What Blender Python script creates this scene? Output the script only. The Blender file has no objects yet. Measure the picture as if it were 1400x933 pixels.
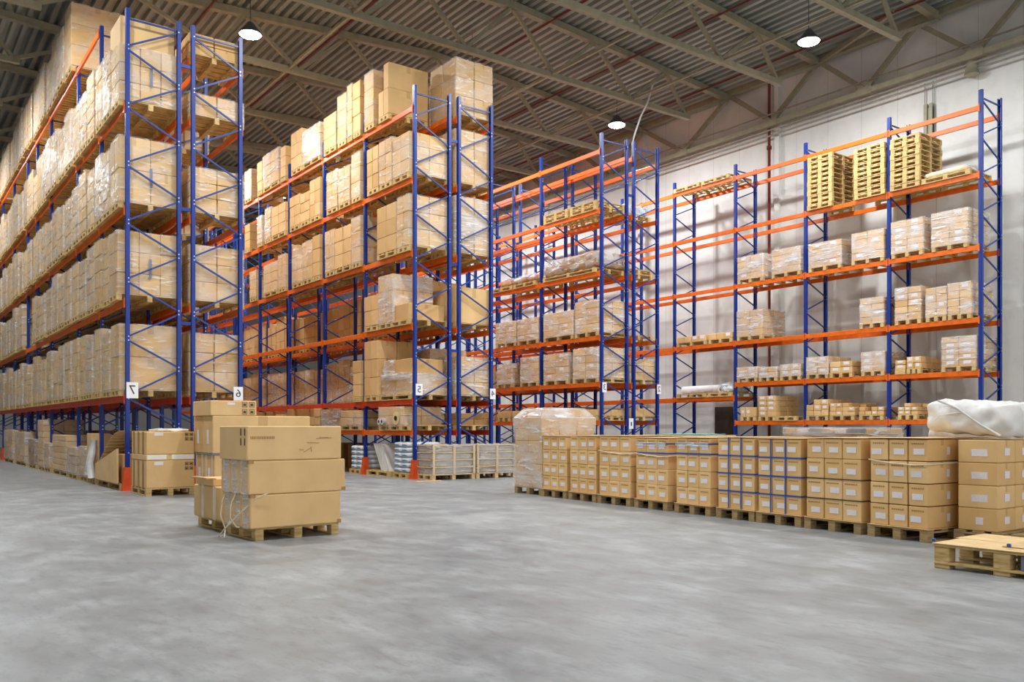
import bpy, math, random
from mathutils import Vector, Matrix
R = random.Random(7)
S = bpy.context.scene
COL = S.collection
# ------------------------------------------------------------------ camera
TH, F, YH, CAMH = 0.6336, 1189.46, 584.65, 1.304
SN, CS = math.sin(TH), math.cos(TH)
cam = bpy.data.cameras.new('camera'); cam.sensor_width = 36; cam.lens = F/1400*36
cam.shift_y = (YH-466.5)/1400; cam.clip_end = 300
co = bpy.data.objects.new('camera', cam); COL.objects.link(co)
co.location = (0, 0, CAMH); co.rotation_euler = (math.pi/2, 0, -TH); S.camera = co

def Yx(X, px):                       # distance down the aisle of a sight line on the plane X
    t = (px-700)/F
    return X*(CS-t*SN)/(SN+t*CS)
def Xx(Y, px):
    t = (px-700)/F
    return Y*(SN+t*CS)/(CS-t*SN)
def Zy(X, Y, py):                    # height of a point above the floor
    return CAMH+(YH-py)*(X*SN+Y*CS)/F

# ------------------------------------------------------------------ materials
def new_mat(name):
    m = bpy.data.materials.new(name); m.use_nodes = True
    nt = m.node_tree; nt.nodes.clear()
    return m, nt, nt.nodes, nt.links
def srgb(c):
    return tuple(((x/255)/12.92 if x/255 <= .04045 else ((x/255+.055)/1.055)**2.4) for x in c)+(1,)
def node(N, t, **k):
    n = N.new(t)
    for a, b in k.items():
        if a == 'inp':
            for i, v in b.items(): n.inputs[i].default_value = v
        else: setattr(n, a, b)
    return n
def mixc(N, L, fac, a, b, mode='MIX'):
    n = N.new('ShaderNodeMix'); n.data_type = 'RGBA'; n.blend_type = mode
    for sock, v in ((n.inputs[0], fac), (n.inputs[6], a), (n.inputs[7], b)):
        if hasattr(v, 'is_linked'): L.new(v, sock)
        else: sock.default_value = v
    return n.outputs[2]
def ramp(N, L, src, p0, p1, c0=(0,0,0,1), c1=(1,1,1,1)):
    r = N.new('ShaderNodeValToRGB'); L.new(src, r.inputs[0])
    r.color_ramp.elements[0].position = p0; r.color_ramp.elements[1].position = p1
    r.color_ramp.elements[0].color = c0; r.color_ramp.elements[1].color = c1
    return r.outputs[0]
def noise(N, L, coord, scale, detail=3, rough=.55, mapscale=None):
    n = N.new('ShaderNodeTexNoise'); n.inputs['Scale'].default_value = scale
    n.inputs['Detail'].default_value = detail; n.inputs['Roughness'].default_value = rough
    if mapscale:
        mp = N.new('ShaderNodeMapping'); mp.inputs['Scale'].default_value = mapscale
        L.new(coord, mp.inputs['Vector']); coord = mp.outputs[0]
    L.new(coord, n.inputs['Vector'])
    return n.outputs['Fac']
def finish(m, nt, N, L, color, rough=.6, metal=0, bump=None, bstr=.2, spec=.5, bdist=.01):
    b = N.new('ShaderNodeBsdfPrincipled'); o = N.new('ShaderNodeOutputMaterial')
    if hasattr(color, 'is_linked'): L.new(color, b.inputs['Base Color'])
    else: b.inputs['Base Color'].default_value = color
    if hasattr(rough, 'is_linked'): L.new(rough, b.inputs['Roughness'])
    else: b.inputs['Roughness'].default_value = rough
    b.inputs['Metallic'].default_value = metal
    b.inputs['Specular IOR Level'].default_value = spec
    if bump is not None:
        bp = N.new('ShaderNodeBump'); bp.inputs['Strength'].default_value = bstr; bp.inputs['Distance'].default_value = bdist
        L.new(bump, bp.inputs['Height']); L.new(bp.outputs[0], b.inputs['Normal'])
    L.new(b.outputs[0], o.inputs[0])
    return m
def simple(name, c, rough=.5, metal=0, var=.12, spec=.5, scale=6):
    m, nt, N, L = new_mat(name); c = srgb(c)
    tc = N.new('ShaderNodeTexCoord'); f = noise(N, L, tc.outputs['Object'], scale, 4)
    d = tuple(x*(1-var*1.6) for x in c[:3])+(1,); e = tuple(min(1, x*(1+var)) for x in c[:3])+(1,)
    return finish(m, nt, N, L, ramp(N, L, f, .3, .7, d, e), rough, metal, spec=spec)
def kraft(name, c0, c1, tape=True):
    m, nt, N, L = new_mat(name)
    tc = N.new('ShaderNodeTexCoord'); oi = N.new('ShaderNodeObjectInfo')
    base = ramp(N, L, oi.outputs['Random'], 0, 1, srgb(c0), srgb(c1))
    f = noise(N, L, tc.outputs['Object'], 2.2, 4)
    col = mixc(N, L, ramp(N, L, f, .35, .75, (0,0,0,1), (.22,.22,.22,1)), base, srgb((140,100,58)))
    if tape:
        sx = N.new('ShaderNodeSeparateXYZ'); L.new(tc.outputs['Generated'], sx.inputs[0])
        a = node(N, 'ShaderNodeMath', operation='SUBTRACT', inp={1: .5}); L.new(sx.outputs[0], a.inputs[0])
        b = node(N, 'ShaderNodeMath', operation='ABSOLUTE'); L.new(a.outputs[0], b.inputs[0])
        lt = node(N, 'ShaderNodeMath', operation='LESS_THAN', inp={1: .05}); L.new(b.outputs[0], lt.inputs[0])
        gt = node(N, 'ShaderNodeMath', operation='GREATER_THAN', inp={1: .72}); L.new(sx.outputs[2], gt.inputs[0])
        mu = node(N, 'ShaderNodeMath', operation='MULTIPLY'); L.new(lt.outputs[0], mu.inputs[0]); L.new(gt.outputs[0], mu.inputs[1])
        m2 = node(N, 'ShaderNodeMath', operation='MULTIPLY', inp={1: .35}); L.new(mu.outputs[0], m2.inputs[0])
        col = mixc(N, L, m2.outputs[0], col, srgb((150,108,62)))
    fl = noise(N, L, tc.outputs['Object'], 60, 2, mapscale=(1, 1, .15))
    return finish(m, nt, N, L, col, .72, bump=fl, bstr=.08, spec=.3)
def film_mat(name, lo, hi, tint=(236,240,246)):
    m, nt, N, L = new_mat(name)
    tc = N.new('ShaderNodeTexCoord')
    oi = N.new('ShaderNodeObjectInfo'); ad = N.new('ShaderNodeVectorMath'); ad.operation = 'ADD'
    mu = N.new('ShaderNodeVectorMath'); mu.operation = 'SCALE'; mu.inputs[0].default_value = (37, 19, 11); L.new(oi.outputs['Random'], mu.inputs['Scale'])
    L.new(tc.outputs['Object'], ad.inputs[0]); L.new(mu.outputs[0], ad.inputs[1]); P_ = ad.outputs[0]
    f1 = noise(N, L, P_, 1.7, 3, .5, (1, 1, 1.8)); f2 = noise(N, L, P_, 3.4, 3, .55, (.7, .7, 4.5))
    f2.node.inputs['Distortion'].default_value = .9
    a = ramp(N, L, f1, .38, .66, (lo,)*3+(1,), (lo+(hi-lo)*.55,)*3+(1,)); c = ramp(N, L, f2, .53, .66, (0,0,0,1), (hi,)*3+(1,))  # milky film tone, with white streaks painted in as glare and highlights
    fac = mixc(N, L, 1.0, a, c, 'LIGHTEN')
    tr = N.new('ShaderNodeBsdfTransparent'); b = N.new('ShaderNodeBsdfPrincipled')
    b.inputs['Base Color'].default_value = srgb(tint); b.inputs['Roughness'].default_value = .2
    b.inputs['Specular IOR Level'].default_value = .9
    bp = N.new('ShaderNodeBump'); bp.inputs['Strength'].default_value = .5; bp.inputs['Distance'].default_value = .05
    L.new(f2, bp.inputs['Height']); L.new(bp.outputs[0], b.inputs['Normal'])
    mx = N.new('ShaderNodeMixShader'); L.new(fac, mx.inputs[0]); L.new(tr.outputs[0], mx.inputs[1]); L.new(b.outputs[0], mx.inputs[2])
    o = N.new('ShaderNodeOutputMaterial'); L.new(mx.outputs[0], o.inputs[0])
    return m
def wood(name, c0, c1):
    m, nt, N, L = new_mat(name)
    tc = N.new('ShaderNodeTexCoord'); oi = N.new('ShaderNodeObjectInfo')
    f = noise(N, L, tc.outputs['Object'], 7, 4, .6, (1, 1, 5))
    base = ramp(N, L, f, .3, .72, srgb(c0), srgb(c1))
    k = ramp(N, L, oi.outputs['Random'], 0, 1, (.82,.82,.82,1), (1.0,1.0,1.0,1))
    return finish(m, nt, N, L, mixc(N, L, 1.0, base, k, 'MULTIPLY'), .75, spec=.25)
def paper(name, c, ink):
    m, nt, N, L = new_mat(name)
    tc = N.new('ShaderNodeTexCoord'); sx = N.new('ShaderNodeSeparateXYZ'); L.new(tc.outputs['Generated'], sx.inputs[0])
    f = noise(N, L, tc.outputs['Generated'], 9, 2, .5, (2.2, 2.2, 1.3))
    col = ramp(N, L, f, .5, .62, srgb(c), srgb(ink))
    return finish(m, nt, N, L, col, .6, spec=.3)

M = {}
M['kraft'] = kraft('kraft_board', (212,170,112), (232,194,138))
M['kraft_light'] = kraft('pale_kraft_board', (206,168,110), (228,192,138))
M['kraft_row'] = kraft('ochre_kraft_board', (224,182,120), (238,200,142))
M['kraft_long'] = kraft('smooth_kraft_board', (226,186,128), (234,196,140), tape=False)
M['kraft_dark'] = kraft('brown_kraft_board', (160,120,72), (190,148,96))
M['film'] = film_mat('stretch_film', .02, .48)
M['film_white'] = film_mat('glare_streaked_film', .06, .82)
M['film_thick'] = film_mat('thick_stretch_film', .13, .88)
M['foil'] = simple('white_foil', (236,234,230), .35, var=.08)
M['pallet'] = wood('pallet_wood', (190,154,92), (232,204,146))
M['pallet_old'] = wood('aged_pallet_wood', (150,124,84), (198,172,124))
M['ply'] = wood('pale_plywood', (216,180,124), (238,208,158))
M['blue'] = simple('blue_paint', (4,48,136), .38, var=.1)
M['brace'] = simple('blue_brace_paint', (22,60,136), .4, var=.15)
M['orange'] = simple('orange_paint', (230,104,8), .4, var=.1)
M['red_orange'] = simple('red_orange_paint', (206,64,22), .4, var=.12)
M['guard'] = simple('guard_orange_paint', (226,84,30), .45, var=.12)
M['zinc'] = simple('zinc', (190,196,204), .35, .6)
M['steel'] = simple('grey_painted_steel', (148,143,122), .55, var=.1)
M['conduit'] = simple('galvanised_conduit', (168,166,158), .45, .2)
M['pipe'] = simple('red_pipe_paint', (116,38,30), .45)
M['white'] = simple('white_card', (240,240,244), .6, var=.03)
M['ink'] = simple('black_ink', (52,54,62), .7, var=.05)
M['mark'] = simple('printed_brown_ink', (92,66,40), .8, var=.1)
M['mark_pale'] = simple('faded_print', (172,132,84), .8, var=.1)
M['label'] = paper('shipping_label', (240,234,234), (206,198,202))
M['strap_blue'] = simple('blue_strap', (44,82,168), .4)
M['strap_white'] = simple('white_strap', (228,214,186), .45)
M['tape_white'] = simple('white_tape', (244,240,228), .5, var=.03)
M['bag_white'] = simple('white_sack', (222,226,230), .55, var=.1)
M['bag_blue'] = simple('blue_sack_print', (70,148,190), .55, var=.1)
M['grey_slab'] = simple('grey_board', (176,166,150), .5, var=.14, scale=9)
M['cream'] = simple('cream_roll_paper', (232,212,152), .6, var=.06)
M['panel'] = simple('white_panel', (226,226,222), .4, var=.05)
M['black'] = simple('black_plastic', (34,34,38), .5)
M['bluegrey'] = simple('blue_grey_board', (118,126,148), .6, var=.08)
M['door'] = simple('dark_brown_door', (66,52,38), .5, var=.12)
M['teal'] = simple('teal_film', (90,176,176), .4)
M['lamp'] = simple('lamp_housing', (96,98,104), .4, .4)

def floor_mat():
    m, nt, N, L = new_mat('polished_concrete'); tc = N.new('ShaderNodeTexCoord'); c = tc.outputs['Object']
    f1 = noise(N, L, c, .45, 5, .6); f2 = noise(N, L, c, 2.2, 9, .72, (1, .6, 1)); f3 = noise(N, L, c, 30, 4, .65); f4 = noise(N, L, c, 7, 7, .74, (1.6, .5, 1))
    base = ramp(N, L, f1, .3, .7, srgb((134,137,139)), srgb((152,155,156)))
    base = mixc(N, L, ramp(N, L, f2, .49, .66, (0,0,0,1), (.62,.62,.62,1)), base, srgb((178,180,181)))
    base = mixc(N, L, ramp(N, L, f2, .33, .46, (.42,.42,.42,1), (0,0,0,1)), base, srgb((118,119,120)))
    base = mixc(N, L, ramp(N, L, f4, .5, .66, (0,0,0,1), (.44,.44,.44,1)), base, srgb((106,107,108)))
    base = mixc(N, L, ramp(N, L, f3, .56, .72, (0,0,0,1), (.22,.22,.22,1)), base, srgb((98,98,99)))
    rg = ramp(N, L, f2, .3, .7, (.3,.3,.3,1), (.5,.5,.5,1))
    return finish(m, nt, N, L, base, rg, spec=.45, bump=f3, bstr=.03)
def wall_mat():
    m, nt, N, L = new_mat('off_white_wall_panel'); tc = N.new('ShaderNodeTexCoord'); c = tc.outputs['Object']
    f1 = noise(N, L, c, .35, 5, .6, (1, 1, .5)); f2 = noise(N, L, c, 3, 5, .6)
    base = ramp(N, L, f1, .3, .7, srgb((206,208,206)), srgb((228,229,226)))
    base = mixc(N, L, ramp(N, L, f2, .5, .75, (0,0,0,1), (.2,.2,.2,1)), base, srgb((172,164,152)))
    sx = N.new('ShaderNodeSeparateXYZ'); L.new(c, sx.inputs[0])
    pp = node(N, 'ShaderNodeMath', operation='PINGPONG', inp={1: .6}); L.new(sx.outputs[1], pp.inputs[0])
    s = ramp(N, L, pp.outputs[0], 0, .016, (.72,.71,.69,1), (1,1,1,1))
    return finish(m, nt, N, L, mixc(N, L, 1.0, base, s, 'MULTIPLY'), .7, spec=.3)
def deck_mat():
    m, nt, N, L = new_mat('galvanised_deck'); tc = N.new('ShaderNodeTexCoord'); c = tc.outputs['Object']
    f = noise(N, L, c, 1.1, 5, .6, (3, .3, 1))
    return finish(m, nt, N, L, ramp(N, L, f, .3, .7, srgb((116,122,118)), srgb((162,166,160))), .4, .1, spec=.5)
M['floor'] = floor_mat(); M['wall'] = wall_mat(); M['deck'] = deck_mat()
def emis(name, c, s):
    m, nt, N, L = new_mat(name); e = N.new('ShaderNodeEmission'); e.inputs[0].default_value = c; e.inputs[1].default_value = s
    o = N.new('ShaderNodeOutputMaterial'); L.new(e.outputs[0], o.inputs[0]); return m
M['glow'] = emis('lamp_light', (1, .97, .92, 1), 60)

# ------------------------------------------------------------------ mesh helpers
class MB:
    def __init__(s): s.v, s.f, s.mi, s.sm = [], [], [], []
    def quadbox(s, P, mi=0):
        n = len(s.v); s.v += [tuple(p) for p in P]
        for q in ((0,3,2,1),(4,5,6,7),(0,1,5,4),(1,2,6,5),(2,3,7,6),(3,0,4,7)):
            s.f.append(tuple(n+i for i in q)); s.mi.append(mi); s.sm.append(False)
    def box(s, x0, x1, y0, y1, z0, z1, mi=0):
        s.quadbox([(x0,y0,z0),(x1,y0,z0),(x1,y1,z0),(x0,y1,z0),(x0,y0,z1),(x1,y0,z1),(x1,y1,z1),(x0,y1,z1)], mi)
    def cbox(s, x0, x1, y0, y1, z0, z1, c=.008, mi=0):
        n = len(s.v); vid = {}
        X, Y, Z = (x0,x1), (y0,y1), (z0,z1)
        sg = (1, -1)
        for i in (0,1):
            for j in (0,1):
                for k in (0,1):
                    for a in range(3):
                        p = [X[i]+sg[i]*c, Y[j]+sg[j]*c, Z[k]+sg[k]*c]
                        p[a] = (X[i], Y[j], Z[k])[a]
                        vid[(i,j,k,a)] = len(s.v); s.v.append(tuple(p))
        def add(*t): s.f.append(t); s.mi.append(mi); s.sm.append(False)
        V = lambda i,j,k,a: vid[(i,j,k,a)]
        add(V(0,0,0,0),V(0,0,1,0),V(0,1,1,0),V(0,1,0,0)); add(V(1,0,0,0),V(1,1,0,0),V(1,1,1,0),V(1,0,1,0))
        add(V(0,0,0,1),V(1,0,0,1),V(1,0,1,1),V(0,0,1,1)); add(V(0,1,0,1),V(0,1,1,1),V(1,1,1,1),V(1,1,0,1))
        add(V(0,0,0,2),V(0,1,0,2),V(1,1,0,2),V(1,0,0,2)); add(V(0,0,1,2),V(1,0,1,2),V(1,1,1,2),V(0,1,1,2))
        for j in (0,1):
            for k in (0,1): add(V(0,j,k,1),V(1,j,k,1),V(1,j,k,2),V(0,j,k,2))
        for i in (0,1):
            for k in (0,1): add(V(i,0,k,0),V(i,1,k,0),V(i,1,k,2),V(i,0,k,2))
            for j in (0,1): add(V(i,j,0,0),V(i,j,1,0),V(i,j,1,1),V(i,j,0,1))
        for i in (0,1):
            for j in (0,1):
                for k in (0,1): add(V(i,j,k,0),V(i,j,k,1),V(i,j,k,2))
    def bar(s, p, q, w, h, mi=0, up=(0,0,1)):
        p, q = Vector(p), Vector(q); d = (q-p).normalized(); u = Vector(up)
        if abs(d.dot(u)) > .98: u = Vector((1,0,0))
        a = d.cross(u).normalized()*w/2; b = a.cross(d).normalized()*h/2
        s.quadbox([p-a-b,p+a-b,q+a-b,q-a-b,p-a+b,p+a+b,q+a+b,q-a+b], mi)
    def tube(s, pts, r, n=8, mi=0, caps=True):
        pts = [Vector(p) for p in pts]; rings = []
        for i, p in enumerate(pts):
            d = (pts[min(i+1,len(pts)-1)]-pts[max(i-1,0)]).normalized()
            u = Vector((0,0,1)) if abs(d.z) < .9 else Vector((1,0,0))
            a = d.cross(u).normalized(); b = a.cross(d)
            rr = r[i] if isinstance(r, (list,tuple)) else r
            k = len(s.v); rings.append(k)
            for j in range(n):
                t = 2*math.pi*j/n; s.v.append(tuple(p+a*rr*math.cos(t)+b*rr*math.sin(t)))
        for a, b in zip(rings, rings[1:]):
            for j in range(n):
                s.f.append((a+j, a+(j+1)%n, b+(j+1)%n, b+j)); s.mi.append(mi); s.sm.append(True)
        if caps:
            s.f.append(tuple(rings[0]+j for j in range(n))); s.f.append(tuple(rings[-1]+n-1-j for j in range(n)))
            s.mi += [mi,mi]; s.sm += [False,False]
    def rbox(s, x0, x1, y0, y1, z0, z1, r=.06, seg=8, mi=0, wob=0, rnd=None):
        c = Vector(((x0+x1)/2,(y0+y1)/2,(z0+z1)/2)); h = Vector(((x1-x0)/2,(y1-y0)/2,(z1-z0)/2))
        vid = {}
        def vert(p):
            k = tuple(round(x,5) for x in p)
            if k in vid: return vid[k]
            q = Vector(p); inner = Vector([max(-(h[i]-r), min(h[i]-r, q[i])) for i in range(3)])
            d = q-inner
            o = inner+(d.normalized()*r if d.length > 1e-6 else d)
            if wob: o = o+Vector([wob*math.sin(o[(i+1)%3]*17+i*2.1)*math.cos(o[(i+2)%3]*23+i) for i in range(3)])
            vid[k] = len(s.v); s.v.append(tuple(c+o)); return vid[k]
        for ax in range(3):
            a, b = (ax+1)%3, (ax+2)%3
            for sgn in (-1,1):
                for i in range(seg):
                    for j in range(seg):
                        q = []
                        for (di,dj) in ((0,0),(1,0),(1,1),(0,1)):
                            p = [0,0,0]; p[ax] = sgn*h[ax]
                            p[a] = -h[a]+2*h[a]*(i+di)/seg; p[b] = -h[b]+2*h[b]*(j+dj)/seg
                            q.append(vert(p))
                        if sgn < 0: q.reverse()
                        s.f.append(tuple(q)); s.mi.append(mi); s.sm.append(True)
    def mesh(s, name, mats):
        me = bpy.data.meshes.new(name); me.from_pydata(s.v, [], s.f)
        for m in (mats if isinstance(mats, (list,tuple)) else [mats]): me.materials.append(M[m])
        me.polygons.foreach_set('material_index', s.mi); me.polygons.foreach_set('use_smooth', s.sm)
        me.update(); return me
    def build(s, name, mats, parent=None, loc=(0,0,0), rz=0):
        return put(name, s.mesh(name, mats), parent, loc, rz)
def put(name, me, parent=None, loc=(0,0,0), rz=0):
    o = bpy.data.objects.new(name, me); COL.objects.link(o); o.location = loc; o.rotation_euler = (0,0,rz)
    if parent is not None: o.parent = parent
    return o
def tag(o, label, cat, group=None, kind=None):
    o['label'] = label; o['category'] = cat
    if group: o['group'] = group
    if kind: o['kind'] = kind
    return o
def thing(name, label, cat, loc=(0,0,0), rz=0, group=None):
    return tag(put(name, None, None, loc, rz), label, cat, group)
def struct(name, mb, m, label=None):
    o = mb.build(name, m); o['kind'] = 'structure'
    if label: o['label'] = label
    return o
ORD = ['first','second','third','fourth','fifth','sixth','seventh','eighth','ninth','tenth','eleventh','twelfth','thirteenth','fourteenth','fifteenth','sixteenth','seventeenth','eighteenth','nineteenth','twentieth',
       'twenty-first','twenty-second','twenty-third','twenty-fourth','twenty-fifth','twenty-sixth','twenty-seventh','twenty-eighth','twenty-ninth','thirtieth','thirty-first','thirty-second','thirty-third','thirty-fourth','thirty-fifth','thirty-sixth']
_cache = {}
def q5(x, s=.02): return max(s, round(x/s)*s)
def carton_mesh(lx, ly, lz, mat='kraft', c=.008):
    k = ('c', round(lx,2), round(ly,2), round(lz,2), mat)
    if k not in _cache:
        b = MB(); b.cbox(-lx/2, lx/2, -ly/2, ly/2, 0, lz, c); _cache[k] = b.mesh('carton', mat)
    return _cache[k]

# ------------------------------------------------------------------ pallets: X size lx, Y size ly, base at z=0
def pallet_pieces(lx, ly, h=.144, along='x'):
    """blocks in a 3x3 grid, runners under them, cross boards, deck boards on top"""
    t = .022; bh = h-4*t+.0
    P = {'block': [], 'bottom_board': [], 'cross_board': [], 'deck_board': []}
    X = [-lx/2+.05, 0, lx/2-.05]; Y = [-ly/2+.06, 0, ly/2-.06]
    for x in X:
        for y in Y: P['block'].append((x-.05, x+.05, y-.06, y+.06, t, h-2*t))
    for x in X: P['bottom_board'].append((x-.05, x+.05, -ly/2, ly/2, 0, t))
    for x in X: P['cross_board'].append((x-.05, x+.05, -ly/2, ly/2, h-2*t, h-t))
    n = 5; w = .125
    for i in range(n):
        y = -ly/2+w/2+(ly-w)*i/(n-1); P['deck_board'].append((-lx/2, lx/2, y-w/2, y+w/2, h-t, h))
    if along == 'y':
        for k in P: P[k] = [(c, d, a, b, e, f) for (a, b, c, d, e, f) in P[k]]
    return P
def pallet_mesh(lx, ly, along='x', mat='pallet', h=.144):
    k = ('p', round(lx,2), round(ly,2), along, mat, h)
    if k not in _cache:
        a, b_ = (lx, ly) if along == 'x' else (ly, lx)
        b = MB()
        for L in pallet_pieces(a, b_, h, along).values():
            for e in L: b.box(*e)
        _cache[k] = b.mesh('wooden_pallet', mat)
    return _cache[k]
def pallet(lx, ly, loc, label, rz=0, along='x', mat='pallet', parts=False, h=.144, group=None):
    if not parts:
        return tag(put('wooden_pallet', pallet_mesh(lx, ly, along, mat, h), None, loc, rz), label, 'pallet', group)
    t = thing('wooden_pallet', label, 'pallet', loc, rz, group)
    a, b_ = (lx, ly) if along == 'x' else (ly, lx)
    for nm, L in pallet_pieces(a, b_, h, along).items():
        for e in L:
            k = ('pp', round(e[1]-e[0],3), round(e[3]-e[2],3), round(e[5]-e[4],3), mat)
            if k not in _cache:
                b = MB(); x, y, z = (e[1]-e[0])/2, (e[3]-e[2])/2, e[5]-e[4]; b.cbox(-x, x, -y, y, 0, z, .003); _cache[k] = b.mesh(nm, mat)
            put(nm, _cache[k], t, ((e[0]+e[1])/2, (e[2]+e[3])/2, e[4]))
    return t

# ------------------------------------------------------------------ film-wrapped loads
def film_mesh(lx, ly, lz, mat, cap=True):
    b = MB(); n = len(b.v); c = .03
    ring = [(-lx/2+c,-ly/2),(lx/2-c,-ly/2),(lx/2,-ly/2+c),(lx/2,ly/2-c),(lx/2-c,ly/2),(-lx/2+c,ly/2),(-lx/2,ly/2-c),(-lx/2,-ly/2+c)]
    for z in (-.03, lz*.5, lz): b.v += [(x, y, z) for x, y in ring]
    for k in range(2):
        for j in range(8):
            b.f.append((k*8+j, k*8+(j+1)%8, k*8+8+(j+1)%8, k*8+8+j)); b.mi.append(0); b.sm.append(False)
    if cap:
        b.v += [(x*.9, y*.9, lz+.004) for x, y in ring]
        for j in range(8): b.f.append((16+j, 16+(j+1)%8, 24+(j+1)%8, 24+j)); b.mi.append(0); b.sm.append(False)
    return b.mesh('stretch_film', mat)
def load(x0, x1, y0, y1, z, h, n, label, group=None, film='film', mat='kraft_light', detail=True, ragged=False, cat='pallet load', name='wrapped_load', labels=0, rz=0):
    """a block of cartons bound together in film; outer cartons only, the core is never seen"""
    nx, ny, nz = n; lx, ly = x1-x0, y1-y0
    t = thing(name, label, cat, ((x0+x1)/2, (y0+y1)/2, z), rz, group)
    cx, cy, cz = lx/nx, ly/ny, h/nz; b = MB()
    for k in range(nz):
        drop = ragged and k == nz-1
        for i in range(nx):
            for j in range(ny):
                if nx > 2 and ny > 2 and 0 < i < nx-1 and 0 < j < ny-1 and k < nz-1: continue
                if drop and R.random() < .45: continue
                px, py = -lx/2+cx*(i+.5)+R.uniform(-.006,.006), -ly/2+cy*(j+.5)+R.uniform(-.008,.008)
                if detail:
                    o = put('carton', carton_mesh(q5(cx-.012), q5(cy-.012), q5(cz-.006,.01), mat, .01), t, (px, py, cz*k))
                    if labels and (i == 0) and R.random() < labels:
                        lw, lh = min(.2, cy*.5), min(.1, cz*.5)
                        put('paper_label', label_mesh(lw, lh), o, (-q5(cx-.012)/2-.003, 0, cz*.35))
                else: b.cbox(px-cx/2+.008, px+cx/2-.008, py-cy/2+.008, py+cy/2-.008, cz*k, cz*k+cz-.004, .01)
    if not detail: b.build('cartons', mat, t)
    if film: put('stretch_film', film_mesh(lx+.025, ly+.03, h*(.9 if ragged else 1.0)+.006, film, cap=not ragged), t)
    return t
def label_mesh(w, h):
    k = ('l', round(w,2), round(h,2))
    if k not in _cache:
        b = MB(); b.box(-.0015, .0015, -w/2, w/2, 0, h); _cache[k] = b.mesh('paper_label', 'label')
    return _cache[k]
LEVEL = ['lowest','second','third','fourth','fifth','topmost']
FARP = MB()
def far_pallet(lx, ly, x, y, z, along):
    a, b_ = (lx, ly) if along == 'x' else (ly, lx)
    for L in pallet_pieces(a, b_, .144, along).values():
        for e in L: FARP.box(x+e[0], x+e[1], y+e[2], y+e[3], z+e[4], z+e[5])
def fit_bays(frames, counts):
    """load slots between the posts of each bay"""
    out = []
    for (f0, f1, n) in zip(frames, frames[1:], counts):
        w = (f1[0]-f0[0]-.13)/n
        for i in range(n): out.append((f0[0]+.065+w*i+.015, f0[0]+.065+w*(i+1)-.015))
    return out
def clip(ya, yb, frames):
    for f in frames:
        if ya-.06 < f[0] < yb+.06:
            if f[0]-ya > yb-f[0]: yb = min(yb, f[0]-.06)
            else: ya = max(ya, f[0]+.06)
    return ya, yb
def racked(x0, x1, y0, y1, z, ztop, rack, lvl, idx, n=(2,2,3), desc='film-wrapped kraft carton load', **k):
    """pallet on the beams and the load on it"""
    ph = .144
    ly = y1-y0
    al = k.pop('along','x')
    if k.pop('far', False): far_pallet(q5(x1-x0,.05), q5(ly-.02,.05), (x0+x1)/2, (y0+y1)/2, z, al)
    else: pallet(q5(x1-x0,.05), q5(ly-.02,.05), ((x0+x1)/2, (y0+y1)/2, z), f'wooden pallet under {ORD[idx]} load from the front, {lvl} level, {rack}', along=al)
    return load(x0, x1, y0, y1, z+ph, max(.2, ztop-z-ph), n, f'{desc}, {ORD[idx]} from the front, {lvl} level, {rack}', group=f'loads on {rack}', **k)

# ------------------------------------------------------------------ racks
def post_mesh(H, flip):
    k = ('post', round(H,2), flip)
    if k in _cache: return _cache[k]
    b = MB(); s = -1 if flip else 1          # web towards the aisle, flanges reach into the rack
    xs = lambda a, c: (min(a*s,c*s), max(a*s,c*s))
    b.box(*xs(0,.006), -.05, .05, 0, H); b.box(*xs(.006,.075), -.05, -.044, 0, H); b.box(*xs(.006,.075), .044, .05, 0, H)
    b.box(*xs(.069,.075), -.044, -.025, 0, H); b.box(*xs(.069,.075), .025, .044, 0, H); b.box(*xs(-.006,0), -.018, .018, 0, H)
    b.box(*xs(-.02,.1), -.08, .08, 0, .008)
    _cache[k] = b.mesh('post', 'blue'); return _cache[k]
def beam_mesh(L, mat, hh=.13):
    k = ('beam', round(L,2), mat, hh)
    if k in _cache: return _cache[k]
    b = MB(); b.cbox(-.025, .025, .045, L-.045, -hh/2, hh/2, .006)
    for y in (.03, L-.03): b.box(-.031, .034, y-.018, y+.018, -.1, .1)
    _cache[k] = b.mesh('beam', mat); return _cache[k]
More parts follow.
